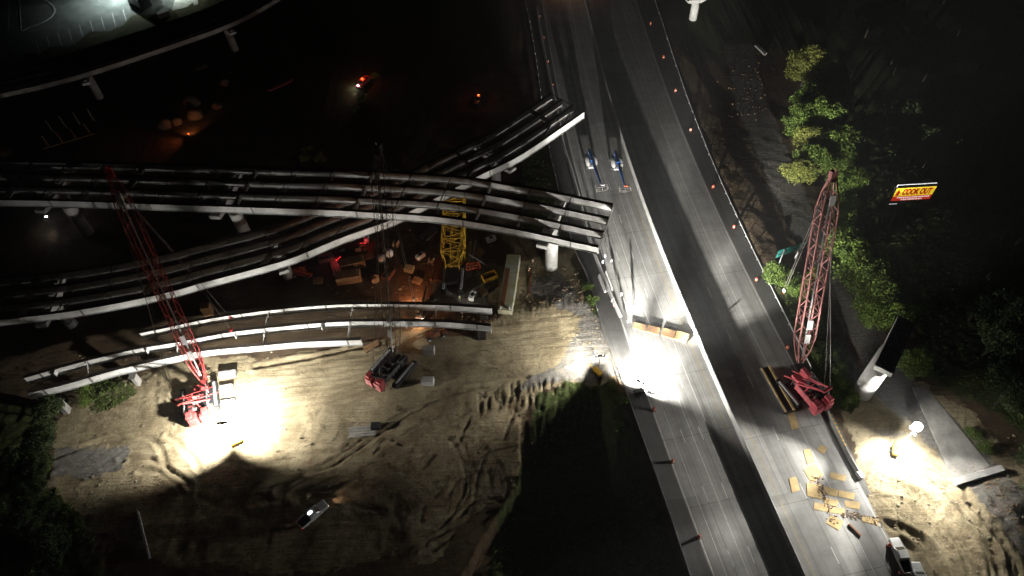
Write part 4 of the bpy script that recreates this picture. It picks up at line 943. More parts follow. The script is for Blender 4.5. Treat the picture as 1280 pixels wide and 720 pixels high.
# telehandler
def telehandler(label, base, az, reach, bz, col, lights=True):
    t = thing('telehandler', label, 'telehandler', base); T = loc2(base, az)
    mb = MB(); mb.box(T(0, 0, 1.0), (4.6, 1.6, .6), az=az, chamfer=.12); mb.build('chassis', M[col], t); wheels(T, base, t, (1.6, -1.6), 1.0, .62, .45)
    mb = MB(); mb.box(T(-.2, .75, 1.95), (1.5, .8, 1.4), az=az, chamfer=.12); cb = mb.build('cab', M[col], t); mb = MB(); mb.box(T(.57, .75, 2.1), (.04, .65, .9), az=az); mb.box(T(-.2, .75, 2.67), (1.1, .6, .04), az=az); mb.build('window', M['glass'], cb)
    mb = MB(); mb.bar(T(-2.1, -.2, 1.9), T(reach, -.2, bz), .5, 4, .36); mb.build('boom', M[col], t); mb = MB()
    for y in (-.6, .2): mb.bar(T(reach, y, bz-.3), T(reach+1.3, y, bz-.5), .13)
    mb.bar(T(reach, -.8, bz-.3), T(reach, .4, bz-.3), .2); mb.build('fork', M['dark'], t)
    mb = MB(); mb.box(T(-2.0, .7, 1.45), (1.1, .7, .5), az=az, chamfer=.08); mb.build('engine_cover', M[col], t)
    for y in (-.7, .7):
        mb = MB(); mb.lathe(T(2.35 if lights != 'rear' else -2.4, y, 1.3), [(.22, -.05), (.22, .05), (.05, .1)], 12, axis=T(1, 0, .3)-T(0, 0, 0)); mb.build('headlight', M['warm'] if lights else M['glass'], t)
    return t, T
th, T = telehandler('dark telehandler with two warm lit lamps behind the lowest girders', P(528,392), radians(80), 5.2, 3.4, 'dark', 'rear')
omni(th, T(-2.9, .2, 2.0), 850, (1, .52, .26), .3, 'work_lamp'); spot(th, T(1.0, 1.3, 3.0), P(505,352), 3200, 120, .9, (1, .46, .24), .2, 'work_lamp_beam')
th2, T = telehandler('red machine half lit on the clay below the lowest girders', P(545,420), radians(195), 2.6, 1.6, 'rust', False)
for lab, px, a, c_, lm in (('small loader with red tail lamps in the dark machine yard', (432,322), 30, 'dark', 1), ('loader with red lamps nearest the brown containers', (447,316), 200, 'rust', 1), ('white and orange compact machine parked under the middle bridge', (380,345), -20, 'orange', 0)):
    tt, T = telehandler(lab, P(*px), radians(a), 2.8, 1.6, c_, False)
    if lm:
        for k in range(3):
            mb = MB(); mb.box(T(-2.4+.5*k, -.9, 1.5+.2*k), (.3, .2, .15)); mb.build('tail_lamp', M['redlamp'], tt)
        omni(tt, T(-2.6, -1.2, 2.0), 45, (1, .08, .08), .15, 'tail_light')
# containers, steel boxes, bits under the bridges
def cbox(name, label, cat, c, sz, az, mt, group=None, ribs=True, mt2=None):
    c = Vector((c.x, c.y, hz(c.x, c.y)*.5)); t = thing(name, label, cat, c, group); mb = MB(); mb.box(c+Vector((0, 0, sz[2]/2)), sz, az=az, chamfer=.06); mb.build('body', M[mt], t)
    T = loc2(c, az); mb = MB()
    for k in range(int(sz[0]/.9)): mb.box(T(-sz[0]/2+.5+k*.9, 0, sz[2]+.03), (.12, sz[1]*.92, .07), az=az)
    mb.build('roof_rib', M[mt2 or mt], t); return t
cbox('storage_container', 'upper brown container beside the red lamp machines', 'container', P(442,333), (5.8, 2.6, 2.3), radians(15), 'timber', 'brown containers')
cbox('storage_container', 'lower brown container nearer the lowest bridge', 'container', P(437,350), (5.8, 2.6, 2.3), radians(8), 'timber', 'brown containers')
cbox('storage_container', 'small upright brown box standing between the bridges by the slings', 'container', P(262,392), (2.0, 1.8, 3.0), .1, 'timber')
c = P(642,393); A, B2 = P(631,388,2.4), P(642,318,2.4); c = (A+B2)/2; az = atan2((B2-A).y, (B2-A).x); L_ = (B2-A).length
t = thing('steel_form_box', 'long weathered steel form box lying beside the white floodlit pier', 'form box', Vector((c.x, c.y, 0))); T = loc2(Vector((c.x, c.y, 0)), az)
mb = MB(); mb.box(T(0, 0, 1.2), (L_, 3.2, 2.4), az=az, chamfer=.08); mb.build('box_shell', M['stain'], t)
mb = MB(); mb.box(T(-L_*.1, .75, 2.43), (L_*.66, .9, .06), az=az); mb.build('side_panel', M['rust'], t)
for k in range(8): mb = MB(); mb.box(T(-L_/2+1+k*(L_-2)/7, -1.63, 1.2), (.16, .1, 2.3), az=az); mb.build('stiffener_rib', M['stain'], t)
for sg in (-1, 1): mb = MB(); mb.box(T(-L_/2+.5, sg*1.0, 2.6), (.5, .35, .4), az=az, chamfer=.04); mb.build('lifting_lug', M['hat'], t)
def bundle(name, label, cat, a, b, n_, w, h, mt):
    A, B2 = P(*a), P(*b); d_ = B2-A; L = d_.length; u = d_/L; s = Vector((-u.y, u.x, 0)); t = thing(name, label, cat, A)
    for k in range(n_): mb = MB(); mb.box((A+B2)/2+s*(k-(n_-1)/2)*w*1.25+u*random.uniform(-.3, .3)+Vector((0, 0, h/2+.1)), (L*random.uniform(.85, 1), w, h), az=atan2(u.y, u.x)+random.uniform(-.04, .04)); mb.build('beam', M[mt], t)
bundle('beam_stack', 'stack of long pale beams beside the container yard', 'beams', (424,348), (414,318), 3, .5, .5, 'conc')
bundle('beam_stack', 'stack of rusty beams left of the yellow lattice boom', 'beams', (545,352), (552,322), 4, .6, .6, 'rust')
bundle('beam_stack', 'dark steel beams under the highest bridge by the yellow boom', 'beams', (528,300), (545,286), 5, .4, .5, 'steel')
bundle('beam_stack', 'pinkish steel beams lying alone in the upper dark area', 'beams', (334,115), (366,101), 2, .5, .5, 'pink')
bundle('beam_stack', 'pale beam lying beneath the dark decked bridge', 'beams', (245,88), (260,83), 2, .6, .7, 'conc')
bundle('beam_stack', 'pale poles lying at the top right rubble', 'beams', (945,58), (958,70), 2, .5, .5, 'conc')
bundle('pipe', 'thin pale pipe lying in the dark dirt at lower left', 'pipe', (174,640), (187,700), 1, .35, .35, 'silver')
bundle('beam_stack', 'brown planks on the gravel right of the yellow boom', 'beams', (585,352), (592,300), 2, .7, .4, 'concd')
bundle('beam_stack', 'timber skids on the dirt beside the concrete blocks', 'beams', (455,440), (474,428), 3, .4, .4, 'timber')
bundle('beam_stack', 'dark planks beside the dirt near the long steel form box', 'beams', (661,372), (664,340), 1, .3, .3, 'rust')
for lab, px in (('white tank under the middle bridge left of the yellow boom', (487,320)), ('white round tank next to a second one in the machine yard', (478,327)), ('white generator beside the yellow lattice boom', (526,323)), ('pale compressor under the highest bridge', (614,302)), ('pale generator hidden behind the middle bridge end', (459,301)), ('small generator on dirt behind the lowest bridge end', (591,373))):
    c = P(*px); t = thing('generator' if 'gen' in lab else 'tank' if 'tank' in lab else 'compressor', lab, 'generator' if 'gen' in lab else 'tank' if 'tank' in lab else 'compressor', c); mb = MB(); T = loc2(c, random.uniform(0, 3))
    if 'tank' in lab: mb.lathe(c+Vector((0, 0, .2)), [(.2, 0), (1.0, .2), (1.05, 1.3), (.8, 1.7), (.15, 1.85)], 18); mb.build('shell', M['white'], t, True); mb = MB(); mb.lathe(c+Vector((0, 0, 2.05)), [(.22, 0), (.22, .15)], 10); mb.build('lid', M['dark'], t)
    else:
        az_ = random.uniform(0, 3); mb.box(c+Vector((0, 0, .9)), (2.4, 1.2, 1.2), az=az_, chamfer=.12); mb.build('housing', M['white'], t); mb = MB(); mb.box(c+Vector((0, 0, 1.53)), (.8, .7, .08), az=az_); mb.bar(c+Vector((.5, 0, 1.5)), c+Vector((.5, 0, 1.9)), .14, 8); mb.build('exhaust', M['dark'], t)
for lab, px, w in (('wooden cable reel left of the yellow boom foot', (540,330), 1), ('wooden cable reel beside the white round tanks', (496,308), 1), ('cable reel at the edge of the orange lit clay', (470,352), 1)):
    c = P(*px); t = thing('cable_reel', lab, 'cable reel', c); mb = MB(); ax = Vector((cos(px[0]), sin(px[0]), 0)); mb.lathe(c+Vector((0, 0, 1.0)), [(.45, -.5), (.45, .5)], 14, axis=ax); mb.build('drum', M['cable'], t)
    for sg in (-.5, .5): mb = MB(); mb.lathe(c+Vector((0, 0, 1.0))+ax*sg, [(1.0, -.05), (1.0, .05)], 18, axis=ax); mb.build('flange', M['timber'], t)
for k, (lab, px, n_) in enumerate((('pallet stack on the tan ground left of the yellow boom', (512,338), 5), ('low pallet stack beside the orange lit clay', (522,352), 3), ('pallet stack near the small generator behind the lowest bridge', (604,366), 4), ('pallet stack behind the brown containers', (462,322), 4), ('pallet stack by the compact machine under the middle bridge', (398,352), 3), ('pallet stack in the shadow of the highest bridge', (600,318), 4))):
    c = P(*px); t = thing('pallet_stack', lab, 'pallets', c)
    for j in range(n_): 
        mb = MB(); a_ = px[0]+rr_.uniform(-.1, .1) if False else px[0]*.3; mb.box(c+Vector((0, 0, .1+j*.26)), (2.2, 1.6, .08), az=a_)
        for q_ in (-.9, 0, .9): mb.box(c+Vector((cos(a_)*q_, sin(a_)*q_, .02+j*.26)), (.2, 1.6, .12), az=a_)
        mb.build('pallet', M['timber' if k % 2 else 'ply'], t)
for lab, px, a_, mt in (('yellow site skip between the yellow boom and the form box', (612,348), .4, 'yellow'), ('rusty open skip on the ground left of the orange glow', (486,345), 1.1, 'rust'), ('grey open skip under the middle bridge', (408,325), .2, 'grey')):
    c = P(*px); t = thing('skip', lab, 'skip', c); T = loc2(c, a_)
    for q, sz in (((0, .9, .7), (3.4, .1, 1.3)), ((0, -.9, .7), (3.4, .1, 1.3)), ((1.7, 0, .7), (.1, 1.9, 1.3)), ((-1.7, 0, .7), (.1, 1.9, 1.3))): mb = MB(); mb.box(T(*q), sz, az=a_); mb.build('side_wall', M[mt], t)
    mb = MB(); mb.box(T(0, 0, .25), (3.3, 1.7, .2), az=a_); mb.build('floor_plate', M['rust'], t)
# rebar cage
c = P(592,338); t = thing('rebar_cage', 'rusty rebar cage lying near the tag line of the yellow boom', 'rebar cage', c)
for k in range(5): mb = MB(); mb.lathe(c+Vector((-1.6+k*.8, 0, 1.1)), [(1.0, -.05), (1.1, 0), (1.0, .05)], 16, axis=(1, .3, 0)); 
mb = MB()
for k in range(9):
    a = 2*pi*k/9; mb.bar(c+Vector((-1.7, cos(a), 1.15+sin(a))), c+Vector((1.7, cos(a)+.4, 1.15+sin(a))), .12)
for j in range(5):
    for k in range(9):
        a = 2*pi*k/9; b = 2*pi*(k+1)/9; x = -1.6+.8*j; mb.bar(c+Vector((x, cos(a)+.1*j, 1.15+sin(a))), c+Vector((x, cos(b)+.1*j, 1.15+sin(b))), .12)
mb.build('bars', M['orange'], t)
# steel frame on posts at left
t = thing('pile_bent', 'row of thin posts joined by a long beam in the upper left dark', 'frame', P(88,180))
tops = [(50,168), (68,163), (85,158), (103,154)]; bots = [(62,184), (79,179), (96,174), (114,169)]
for a, b in zip(tops, bots):
    g = P(*b); mb = MB(); mb.bar(g, g+Vector((0, 0, 4.2)), .3); mb.build('post', M['timber'], t); g2 = g+Vector((-1.5, 7, 0)); mb = MB(); mb.bar(g2, g2+Vector((0, 0, 4.2)), .25); mb.build('post', M['conc'], t)
mb = MB(); mb.bar(P(54,186,.3), P(118,167,.3), .3); mb.build('beam', M['timber'], t)
# boulders and soil heaps
for k, (px, r) in enumerate([((206,158), 3.0), ((222,154), 2.4), ((245,146), 3.3), ((272,134), 2.0), ((240,130), 3.6), ((280,106), 2.4)]):
    c = P(*px); r *= .72; mb = MB(); mb.blob((c.x, c.y, r*.25), (r, r*.8, r*.85), .18, k, 14, 9); tag(mb.build('boulder', M['boulder'], None, True), ['leftmost orange lit boulder of the upper left heap', 'second orange lit boulder from the left in the heap', 'orange lit boulder in the middle of the heap', 'small orange lit boulder at the right end of the heap', 'grey boulder behind the orange lit ones', 'pale boulder above the heap toward the dark bridge'][k], 'boulder', 'boulders in the upper left heap')
t = thing('barricade_lamp', 'small amber warning lamp in front of the orange boulders', 'warning lamp', P(238,172)); c = P(238,172); mb = MB(); mb.bar(c, c+Vector((0, 0, 1.2)), .12); mb.build('post', M['grey'], t); mb = MB(); mb.lathe(c+Vector((0, 0, 1.2)), [(.12, 0), (.12, .25)], 10); mb.build('lens', M['beacon'], t)
spot(t, c+Vector((0, 0, 1.6)), P(238,148,1), 900, 120, .8, (1, .36, .12), .2, 'lamp_beam'); spot(t, c+Vector((-.5, -.3, 2.5)), P(150,200), 600, 110, .9, (1, .3, .12), .2, 'lamp_beam')
for k, px in enumerate([(8,192)]):
    mb = MB(); c = P(*px); mb.blob((c.x, c.y, .5), (2., 1.6, 1.4), .2, 9); tag(mb.build('boulder', M['boulder']), 'orange boulder at the far left frame edge above the highest bridge', 'boulder')
# timber mats across the left carriageway, plywood sheets on the right one
for k, (a, b, c_, d_) in enumerate([((792,404),(807,408),(806,416),(791,411)), ((810,408),(825,412),(823,420),(807,416)), ((829,411),(845,416),(841,425),(826,420)), ((846,415),(862,420),(857,430),(842,425))]):
    q = PX([a, b, c_, d_]); mb = MB(); mb.prism([(p.x, p.y) for p in q], .075, .5+.12*(k % 2)); tag(mb.build('timber_mat', M['timber'] if k != 3 else M['ply']), ['leftmost brown timber mat of the row laid across the left lanes', 'second brown timber mat from the left across the lanes', 'third brown timber mat from the left across the lanes', 'rightmost mat of the row, next to the worker by the median'][k], 'mat', 'timber mats in a row across the lanes')
for k, q in enumerate([((1004,563),(1012,561),(1018,578),(1009,580)), ((1004,587),(1019,580),(1029,595),(1014,604)), ((986,598),(995,596),(1000,613),(990,616)), ((1008,604),(1026,606),(1028,625),(1009,620)), ((1038,590),(1058,595),(1056,602),(1037,598)), ((1030,608),(1048,613),(1046,621),(1029,617)), ((1049,613),(1069,617),(1067,625),(1048,621)), ((1018,628),(1036,632),(1035,640),(1017,637)), ((1055,626),(1075,628),(1074,637),(1057,634)), ((1038,644),(1055,652),(1048,663),(1032,654)), ((1031,622),(1048,626),(1046,634),(1030,629)), ((1037,634),(1056,636),(1055,643),(1036,641)), ((1026,556),(1034,560),(1030,568),(1021,563)), ((984,517),(992,513),(999,535),(990,538)), ((1078,645),(1099,650),(1097,657),(1077,652))]):
    w = PX(q); mb = MB(); mb.prism([(p.x, p.y) for p in w], .07, .115)
    lab = ['plywood sheet uppermost of the scatter, narrow and upright', 'large tilted plywood sheet below the uppermost one', 'plywood sheet lying apart at the left of the scatter', 'big square plywood sheet at the left of the cluster', 'plywood sheet alone at the upper right of the scatter', 'plywood sheet in the centre of the cluster, upper one', 'plywood sheet right of centre next to the pavement edge', 'plywood sheet at the lower left of the cluster', 'plywood sheet at the right end of the cluster', 'tilted plywood sheet at the bottom of the scatter', 'plywood sheet partly under cluttered debris in the centre', 'plywood sheet just above the bottom tilted one', 'pale plywood sheet near the parapet above the scatter', 'long plywood strip directly behind the red crane', 'plywood sheet on the broken pavement edge by the dirt'][k]
    tag(mb.build('plywood_sheet', M['ply']), lab, 'plywood sheet', 'plywood sheets scattered on the pavement')
# broken pavement edge / dirt tracked on to the carriageway
mb = MB(); rr = random.Random(4)
for k in range(300):
    t_ = rr.random(); a = P(1020+t_*22+rr.gauss(0, 2.5), 596+t_*58+rr.gauss(0, 2)) if k < 170 else P(1052+t_*50+rr.gauss(0, 2), 642+t_*10+rr.gauss(0, 2.6)) if k < 300 else P(1068+t_*22+rr.gauss(0, 2), 592+t_*60+rr.gauss(0, 2))
    s_ = rr.uniform(.05, .2); mb.blob((a.x, a.y, .07+s_*.3), (s_, s_*rr.uniform(.5, 1), s_*.6), .3, k, 5, 3)
tag(mb.build('rubble', M['soil']), kind='stuff')
mb = MB(); 
for k in range(900):
    z_ = rr.random(); 
    if k < 300:
        if k % 3: continue
        a = P(935+rr.gauss(0, 18), 60+z_*90)
    elif k < 600: a = P(1205+z_*75+rr.gauss(0, 6), 555+z_*130+rr.gauss(0, 14))
    else: a = P(560+z_*190+rr.gauss(0, 12), 400-z_*34+rr.gauss(0, 16))
    s_ = rr.uniform(.08, .26); mb.blob((a.x, a.y, hz(a.x, a.y)+s_*.2), (s_, s_*rr.uniform(.5, 1), s_*.7), .3, k, 5, 3)
tag(mb.build('loose_stones', M['soil']), kind='stuff')
mb = MB()
for k in range(3200):
    if k < 1500: a = P(rr.uniform(90, 700), rr.uniform(440, 640))
    elif k < 2300: a = P(rr.uniform(1070, 1280), rr.uniform(540, 719))
    elif k < 2800: a = P(rr.uniform(600, 750), rr.uniform(330, 480))
    else: a = P(rr.uniform(400, 620), rr.uniform(280, 400))
    if a.x > fG(a.y)-.5 and False: continue
    if FL[min(int(np.searchsorted(gy, a.y)), len(gy)-1)]-.5 < a.x < fG(a.y)+1.5: continue
    s_ = min(.4, .07+rr.expovariate(1/.07)); mb.blob((a.x, a.y, hz(a.x, a.y)+s_*.15), (s_, s_*rr.uniform(.5, 1), s_*.6), .3, k, 5, 3)
tag(mb.build('clods', M['clod']), kind='stuff')
for lab, a, b in (('dark steel bar lying on the pavement below the plywood', (1061,655), (1076,670)),):
    mb = MB(); mb.bar(P(*a, .2), P(*b, .2), .35); tag(mb.build('steel_bar', M['rust']), lab, 'bar')

# ------------------------------------------------------------------ barrels and cones
def barrel(label, c):
    t = thing('traffic_barrel', label, 'traffic barrel', c, 'traffic barrels along the road edges'); mb = MB(); mb.lathe(c+Vector((0, 0, .03)), [(.42, 0), (.42, .08)], 16); mb.build('base', M['rubber'], t)
    mb = MB(); mb.lathe(c+Vector((0, 0, .1)), [(.31, 0), (.31, .28), (.29, .3), (.29, .55), (.27, .57), (.27, .85), (.22, .95), (.08, 1.0)], 16); mb.build('drum', M['orange'], t)
    for z in (.3, .58): mb = MB(); mb.lathe(c+Vector((0, 0, z)), [(.302, 0), (.302, .12)], 16); mb.build('reflective_band', M['reflect'], t)
    return t
bp_ = None
blist = [((813,31), 'farthest traffic barrel, near the top frame edge on the right carriageway'), ((829,73), 'second farthest barrel along the far guardrail'), ((844,115), 'third barrel from the top along the far guardrail'), ((863,164), 'fourth barrel from the top along the far guardrail'), ((891,235), 'fifth barrel from the top along the far guardrail'), ((917,285), 'sixth barrel from the top along the far guardrail'), ((945,351), 'barrel along the far guardrail nearest to the red crane'),
 ((817,513), 'pink barrel just below the dark light tower on the left lanes'), ((840,578), 'barrel on the left lanes casting two shadows, middle one below the tower'), ((873,672), 'barrel on the left lanes nearest the bottom edge'), ((1110,683), 'barrel beside the front of the white pickup truck'), ((1124,717), 'barrel between the two white pickup trucks'), ((984,436), 'barrel on the shoulder left of the red crane boom foot')]
for q, lab in blist:
    c = P(*q)+Vector((0, 0, .06))
    if bp_ is None: bp_ = barrel(lab, c)
    else: dup(bp_, c, 0, lab)
cl = [((672,22), 'top cone on the white barrier line'), ((677,48), 'second cone from the top on the white barrier line'), ((682,78), 'third cone from the top on the white barrier line'), ((688,107), 'fourth cone on the white barrier line, next to the girder tips')]
cn = None
for q, lab in cl:
    c = P(*q)+Vector((.8, 0, .06))
    if cn is None:
        cn = thing('traffic_cone', lab, 'traffic cone', c, 'cones beside the white barrier line'); mb = MB(); mb.lathe(c, [(.18, .04), (.03, .75)], 12); mb.build('cone', M['orange'], cn); mb = MB(); mb.box(c+Vector((0, 0, .02)), (.45, .45, .04)); mb.build('base', M['rubber'], cn); mb = MB(); mb.lathe(c+Vector((0, 0, .35)), [(.125, 0), (.095, .16)], 12); mb.build('reflective_band', M['reflect'], cn)
    else: dup(cn, c, 0, lab)

# ------------------------------------------------------------------ people
def person(label, c, az, vest='hivis', pose=0, hat='hat'):
    """continuous skinned body; hair, hard hat and vest are children"""
    J = {'hip': (0, 0, .95), 'sp': (0, 0, 1.15), 'ch': (.02, 0, 1.36), 'nk': (.03, 0, 1.50), 'hd': (.05, 0, 1.60), 'tp': (.05, 0, 1.74)}
    lean = (.0, .25, .1)[pose]
    for k in ('sp', 'ch', 'nk', 'hd', 'tp'): x, y, z = J[k]; J[k] = (x+lean*(z-.95)*1.4, y, z-lean*(z-.95)*.25)
    V = [J[k] for k in ('hip', 'sp', 'ch', 'nk', 'hd', 'tp')]; R_ = [.15, .135, .15, .06, .095, .085]; E_ = [(0, 1), (1, 2), (2, 3), (3, 4), (4, 5)]
    ch = J['ch']
    st = (.12, .25, .05)[pose]
    for sg in (-1, 1):
        i = len(V); fw = st*sg
        V += [(0, .10*sg, .90), (fw*.5+.03, .12*sg, .50), (fw-.02, .13*sg, .09), (fw+.17, .15*sg, .04)]; R_ += [.095, .065, .045, .04]; E_ += [(0, i), (i, i+1), (i+1, i+2), (i+2, i+3)]
        i = len(V); out = (.0, .22, .3)[pose]
        V += [(ch[0], .20*sg, ch[2]+.03), (ch[0]+.02+out*.4, .27*sg, ch[2]-.25), (ch[0]+.12+out, .24*sg, ch[2]-.45+out*.5)]; R_ += [.06, .043, .032]; E_ += [(2, i), (i, i+1), (i+1, i+2)]
        h = i+2; hx, hy, hz_ = V[h]; V.append((hx+.05, hy-.01*sg, hz_-.06)); R_.append(.034); p_ = len(V)-1; E_.append((h, p_))
        for f_ in range(4): V.append((hx+.09, hy+(.028-.018*f_)*sg, hz_-.14-.008*(f_ in (1, 2)))); R_.append(.0085); E_.append((p_, len(V)-1))
        V.append((hx+.08, hy-.05*sg, hz_-.08)); R_.append(.010); E_.append((p_, len(V)-1))
    # nose
    hd = V[4]; V.append((hd[0]+.105, 0, hd[2]+.01)); R_.append(.014); E_.append((4, len(V)-1))
    t = thing('person', label, 'person', c); t.rotation_euler = (0, 0, az)
    me = bpy.data.meshes.new('body'); me.from_pydata(V, E_, []); o = bpy.data.objects.new('body', me); COL.objects.link(o); o.parent = t
    sm = o.modifiers.new('skin', 'SKIN'); 
    for i, r in enumerate(R_): me.skin_vertices[0].data[i].radius = (r, r)
    me.skin_vertices[0].data[0].use_root = True; sb_ = o.modifiers.new('sub', 'SUBSURF'); sb_.levels = 1; sb_.render_levels = 1
    me.materials.append(M['cloth'])
    def loc(mb, name, mt):
        me = bpy.data.meshes.new(name); me.from_pydata([tuple(v) for v in mb.v], [], mb.f); me.materials.append(M[mt]); q = bpy.data.objects.new(name, me); COL.objects.link(q); q.parent = t; return q
    mb = MB(); a = V[1]; b = V[2]; d_ = Vector(b)-Vector(a); d_.normalize()
    mb.lathe(Vector(a)-d_*.12, [(.17, 0), (.168, .12), (.185, .30), (.17, .40), (.09, .455)], 14, axis=d_, sx=1.12, sy=.85); loc(mb, 'safety_vest', vest)
    mb = MB(); mb.lathe(Vector(a)-d_*.12, [(.176, .08), (.176, .13)], 14, axis=d_, sx=1.12, sy=.85); loc(mb, 'reflective_band', 'reflect')
    mb = MB(); hp = Vector(V[4])+Vector((0, 0, .045)); mb.lathe(hp, [(.17, 0), (.165, .015), (.135, .02), (.13, .09), (.09, .145), (.02, .165)], 16); loc(mb, 'hard_hat', hat)
    mb = MB(); mb.lathe(Vector(V[4])+Vector((.03, 0, -.05)), [(.07, 0), (.094, .04), (.09, .09)], 12); loc(mb, 'face', 'skin')
    return t
for q, a, v, ps, lab in [((753,332),80,'reflect',0,'person in pale reflective vest by the girder end, left of two'), ((756,325),200,'reflect',0,'person in pale reflective vest by the girder end, nearest the beam tip'), ((763,330),-60,'hivis',1,'person in yellow vest standing alone below the highest girder tip'),
   ((776,372),-70,'hivis',0,'person in yellow vest standing right of the white barrier line'), ((793,384),-60,'reflect',0,'person in white shirt with a long shadow on the left lanes'), ((784,406),-50,'reflect',2,'person in white shirt just above the leftmost timber mat'),
   ((867,427),190,'hivis',2,'person in yellow vest at the median end of the timber mats'), ((808,490),30,'hivo',0,'person in orange vest beside the dark light tower'), ((764,381),60,'reflect',1,'person bending by the end of the white barrier line'), ((767,386),200,'hivo',0,'person in orange vest by the end of the white barrier line'),
   ((666,331),0,'hivo',0,'person in orange vest left of the white round pier'), ((661,342),40,'hivo',1,'person in orange vest between the form box and the round pier'), ((575,376),90,'hivis',0,'person in yellow vest behind the end of the lowest bridge'), ((858,425),150,'hivo',2,'person in orange vest bending over the rightmost timber mat'), ((743,446),90,'reflect',0,'person in white shirt beside the yellow light tower on the grass corner')]:
    c = P(*q); onroad = q[0] > 748; c.z = .06 if onroad else hz(c.x, c.y); person(lab, c, radians(a), v, ps)

# ------------------------------------------------------------------ sign and highway sign
Z0 = 10.0; A = P(1112,249,Z0); B2 = P(1163,250.5,Z0); Wd = B2.x-A.x; y0 = (A.y+B2.y)/2; lo, hi = Z0, Z0+12
def projy(x, y, z):
    v = Vector((x, y, z-CAMH)); w = v.dot(_f); return 360+FPX*v.dot(_D)/w
for _ in range(40):
    mid = (lo+hi)/2
    if projy(A.x, y0, mid) > 235.5: lo = mid
    else: hi = mid
Hs = lo-Z0; sg_ = thing('pole_sign', 'lit yellow and red roadside sign on a tall pole above dark woods', 'sign', Vector((A.x+Wd/2, y0, 0)))
def panel(x0, x1, z0, z1, th_, mt, name, dy=0, par=None):
    mb = MB(); mb.box(Vector((A.x+(x0+x1)/2*Wd, y0-dy, Z0+(z0+z1)/2*Hs)), ((x1-x0)*Wd, th_, (z1-z0)*Hs)); return mb.build(name, M[mt], par or sg_)
panel(-.01, 1.01, -.02, 1.02, .8, 'dark', 'cabinet', -.42)
yf = panel(0, 1, .36, 1, .06, 'signy', 'yellow_face', .03); rf = panel(0, 1, 0, .355, .06, 'signr', 'red_face', .03)
def text(body, x, z, h, w, mt, name, par, bold=.03):
    cu = bpy.data.curves.new(name, 'FONT'); cu.body = body; cu.size = 1; cu.extrude = .02; cu.offset = bold; cu.align_x = 'LEFT'
    o = bpy.data.objects.new(name, cu); COL.objects.link(o); dg = bpy.context.evaluated_depsgraph_get(); me = bpy.data.meshes.new_from_object(o.evaluated_get(dg)); bpy.data.objects.remove(o)
    vs = np.array([v.co[:] for v in me.vertices]); mn = vs.min(0); mx = vs.max(0)
    for v in me.vertices: v.co = ((v.co.x-mn[0])/(mx[0]-mn[0])*w, (v.co.z), (v.co.y-mn[1])/(mx[1]-mn[1])*h)
    me.materials.clear(); me.materials.append(M[mt]); q = bpy.data.objects.new(name, me); COL.objects.link(q); q.parent = par; q.location = Vector((A.x+x*Wd, y0-.1, Z0+z*Hs))-WL(par)
    return q
text('COOK OUT', .19, .44, .50*Hs, .74*Wd, 'signl', 'lettering', yf, .05)
mb = MB(); bx = A.x+.04*Wd; bz = Z0+.42*Hs; sh = [(0, 0), (.62, 0), (.62, .18), (.45, .22), (.62, .3), (.62, .52), (.35, .56), (.3, .8), (.14, .8), (.14, .5), (0, .42)]
mb.add([(bx+a*.13*Wd, y0-.12, bz+b*.62*Hs) for a, b in sh]+[(bx+a*.13*Wd, y0-.06, bz+b*.62*Hs) for a, b in sh], [tuple(range(11)), tuple(range(21, 10, -1))]+[(k, (k+1) % 11, 11+(k+1) % 11, 11+k) for k in range(11)]); mb.build('emblem', M['signl'], yf)
mb = MB(); rr = random.Random(3)
for row, (x0, x1, zz) in enumerate([(.12, .9, .25), (.24, .76, .09)]):
    x = x0
    while x < x1:
        w = rr.uniform(.02, .045); mb.box(Vector((A.x+(x+w/2)*Wd, y0-.08, Z0+zz*Hs)), (w*Wd, .05, rr.uniform(.07, .10)*Hs)); x += w+rr.uniform(.008, .02)
mb.build('small_lettering', M['signw'], rf)
mb = MB(); mb.box(Vector((A.x+.5*Wd, y0+.4, Z0+1.02*Hs+.55)), (Wd*.98, .14, .14)); mb.bar(Vector((A.x+.01*Wd, y0+.4, Z0+1.02*Hs+.55)), Vector((A.x-.0*Wd, y0+.4, Z0+.28*Hs)), .14); mb.box(Vector((A.x+.10*Wd, y0-.1, Z0-.95)), (Wd*.2, .12, .12)); mb.build('edge_light', M['signe'], sg_)
mb = MB()
for x in (.38,): mb.bar(Vector((A.x+x*Wd, y0+.4, 0)), Vector((A.x+x*Wd, y0+.4, Z0)), .7, 10)
mb.build('pole', M['dark'], sg_)
A1, B1 = P(970,322,3.2), P(1006,309,3.2); d_ = B1-A1; t = thing('road_sign', 'teal highway sign seen from behind on two posts right of the guardrail', 'road sign', P(988,324)); az = atan2(d_.y, d_.x)
mb = MB(); mb.box((A1+B1)/2+Vector((0, 0, 1.1)), (d_.length, .1, 2.4), az=az, tilt=0, chamfer=.03); mb.build('sign_panel', M['teal'], t)
for k in (.2, .78): mb = MB(); q = A1.lerp(B1, k)+Vector((.0, -.15, 0)); mb.bar(Vector((q.x, q.y, 0)), q+Vector((0, 0, 2.2)), .22); mb.build('post', M['silver'], t)
mb = MB()
for z in (.5, 1.6): mb.bar(A1+Vector((0, -.12, z)), B1+Vector((0, -.12, z)), .1)
mb.build('cross_rail', M['silver'], t)

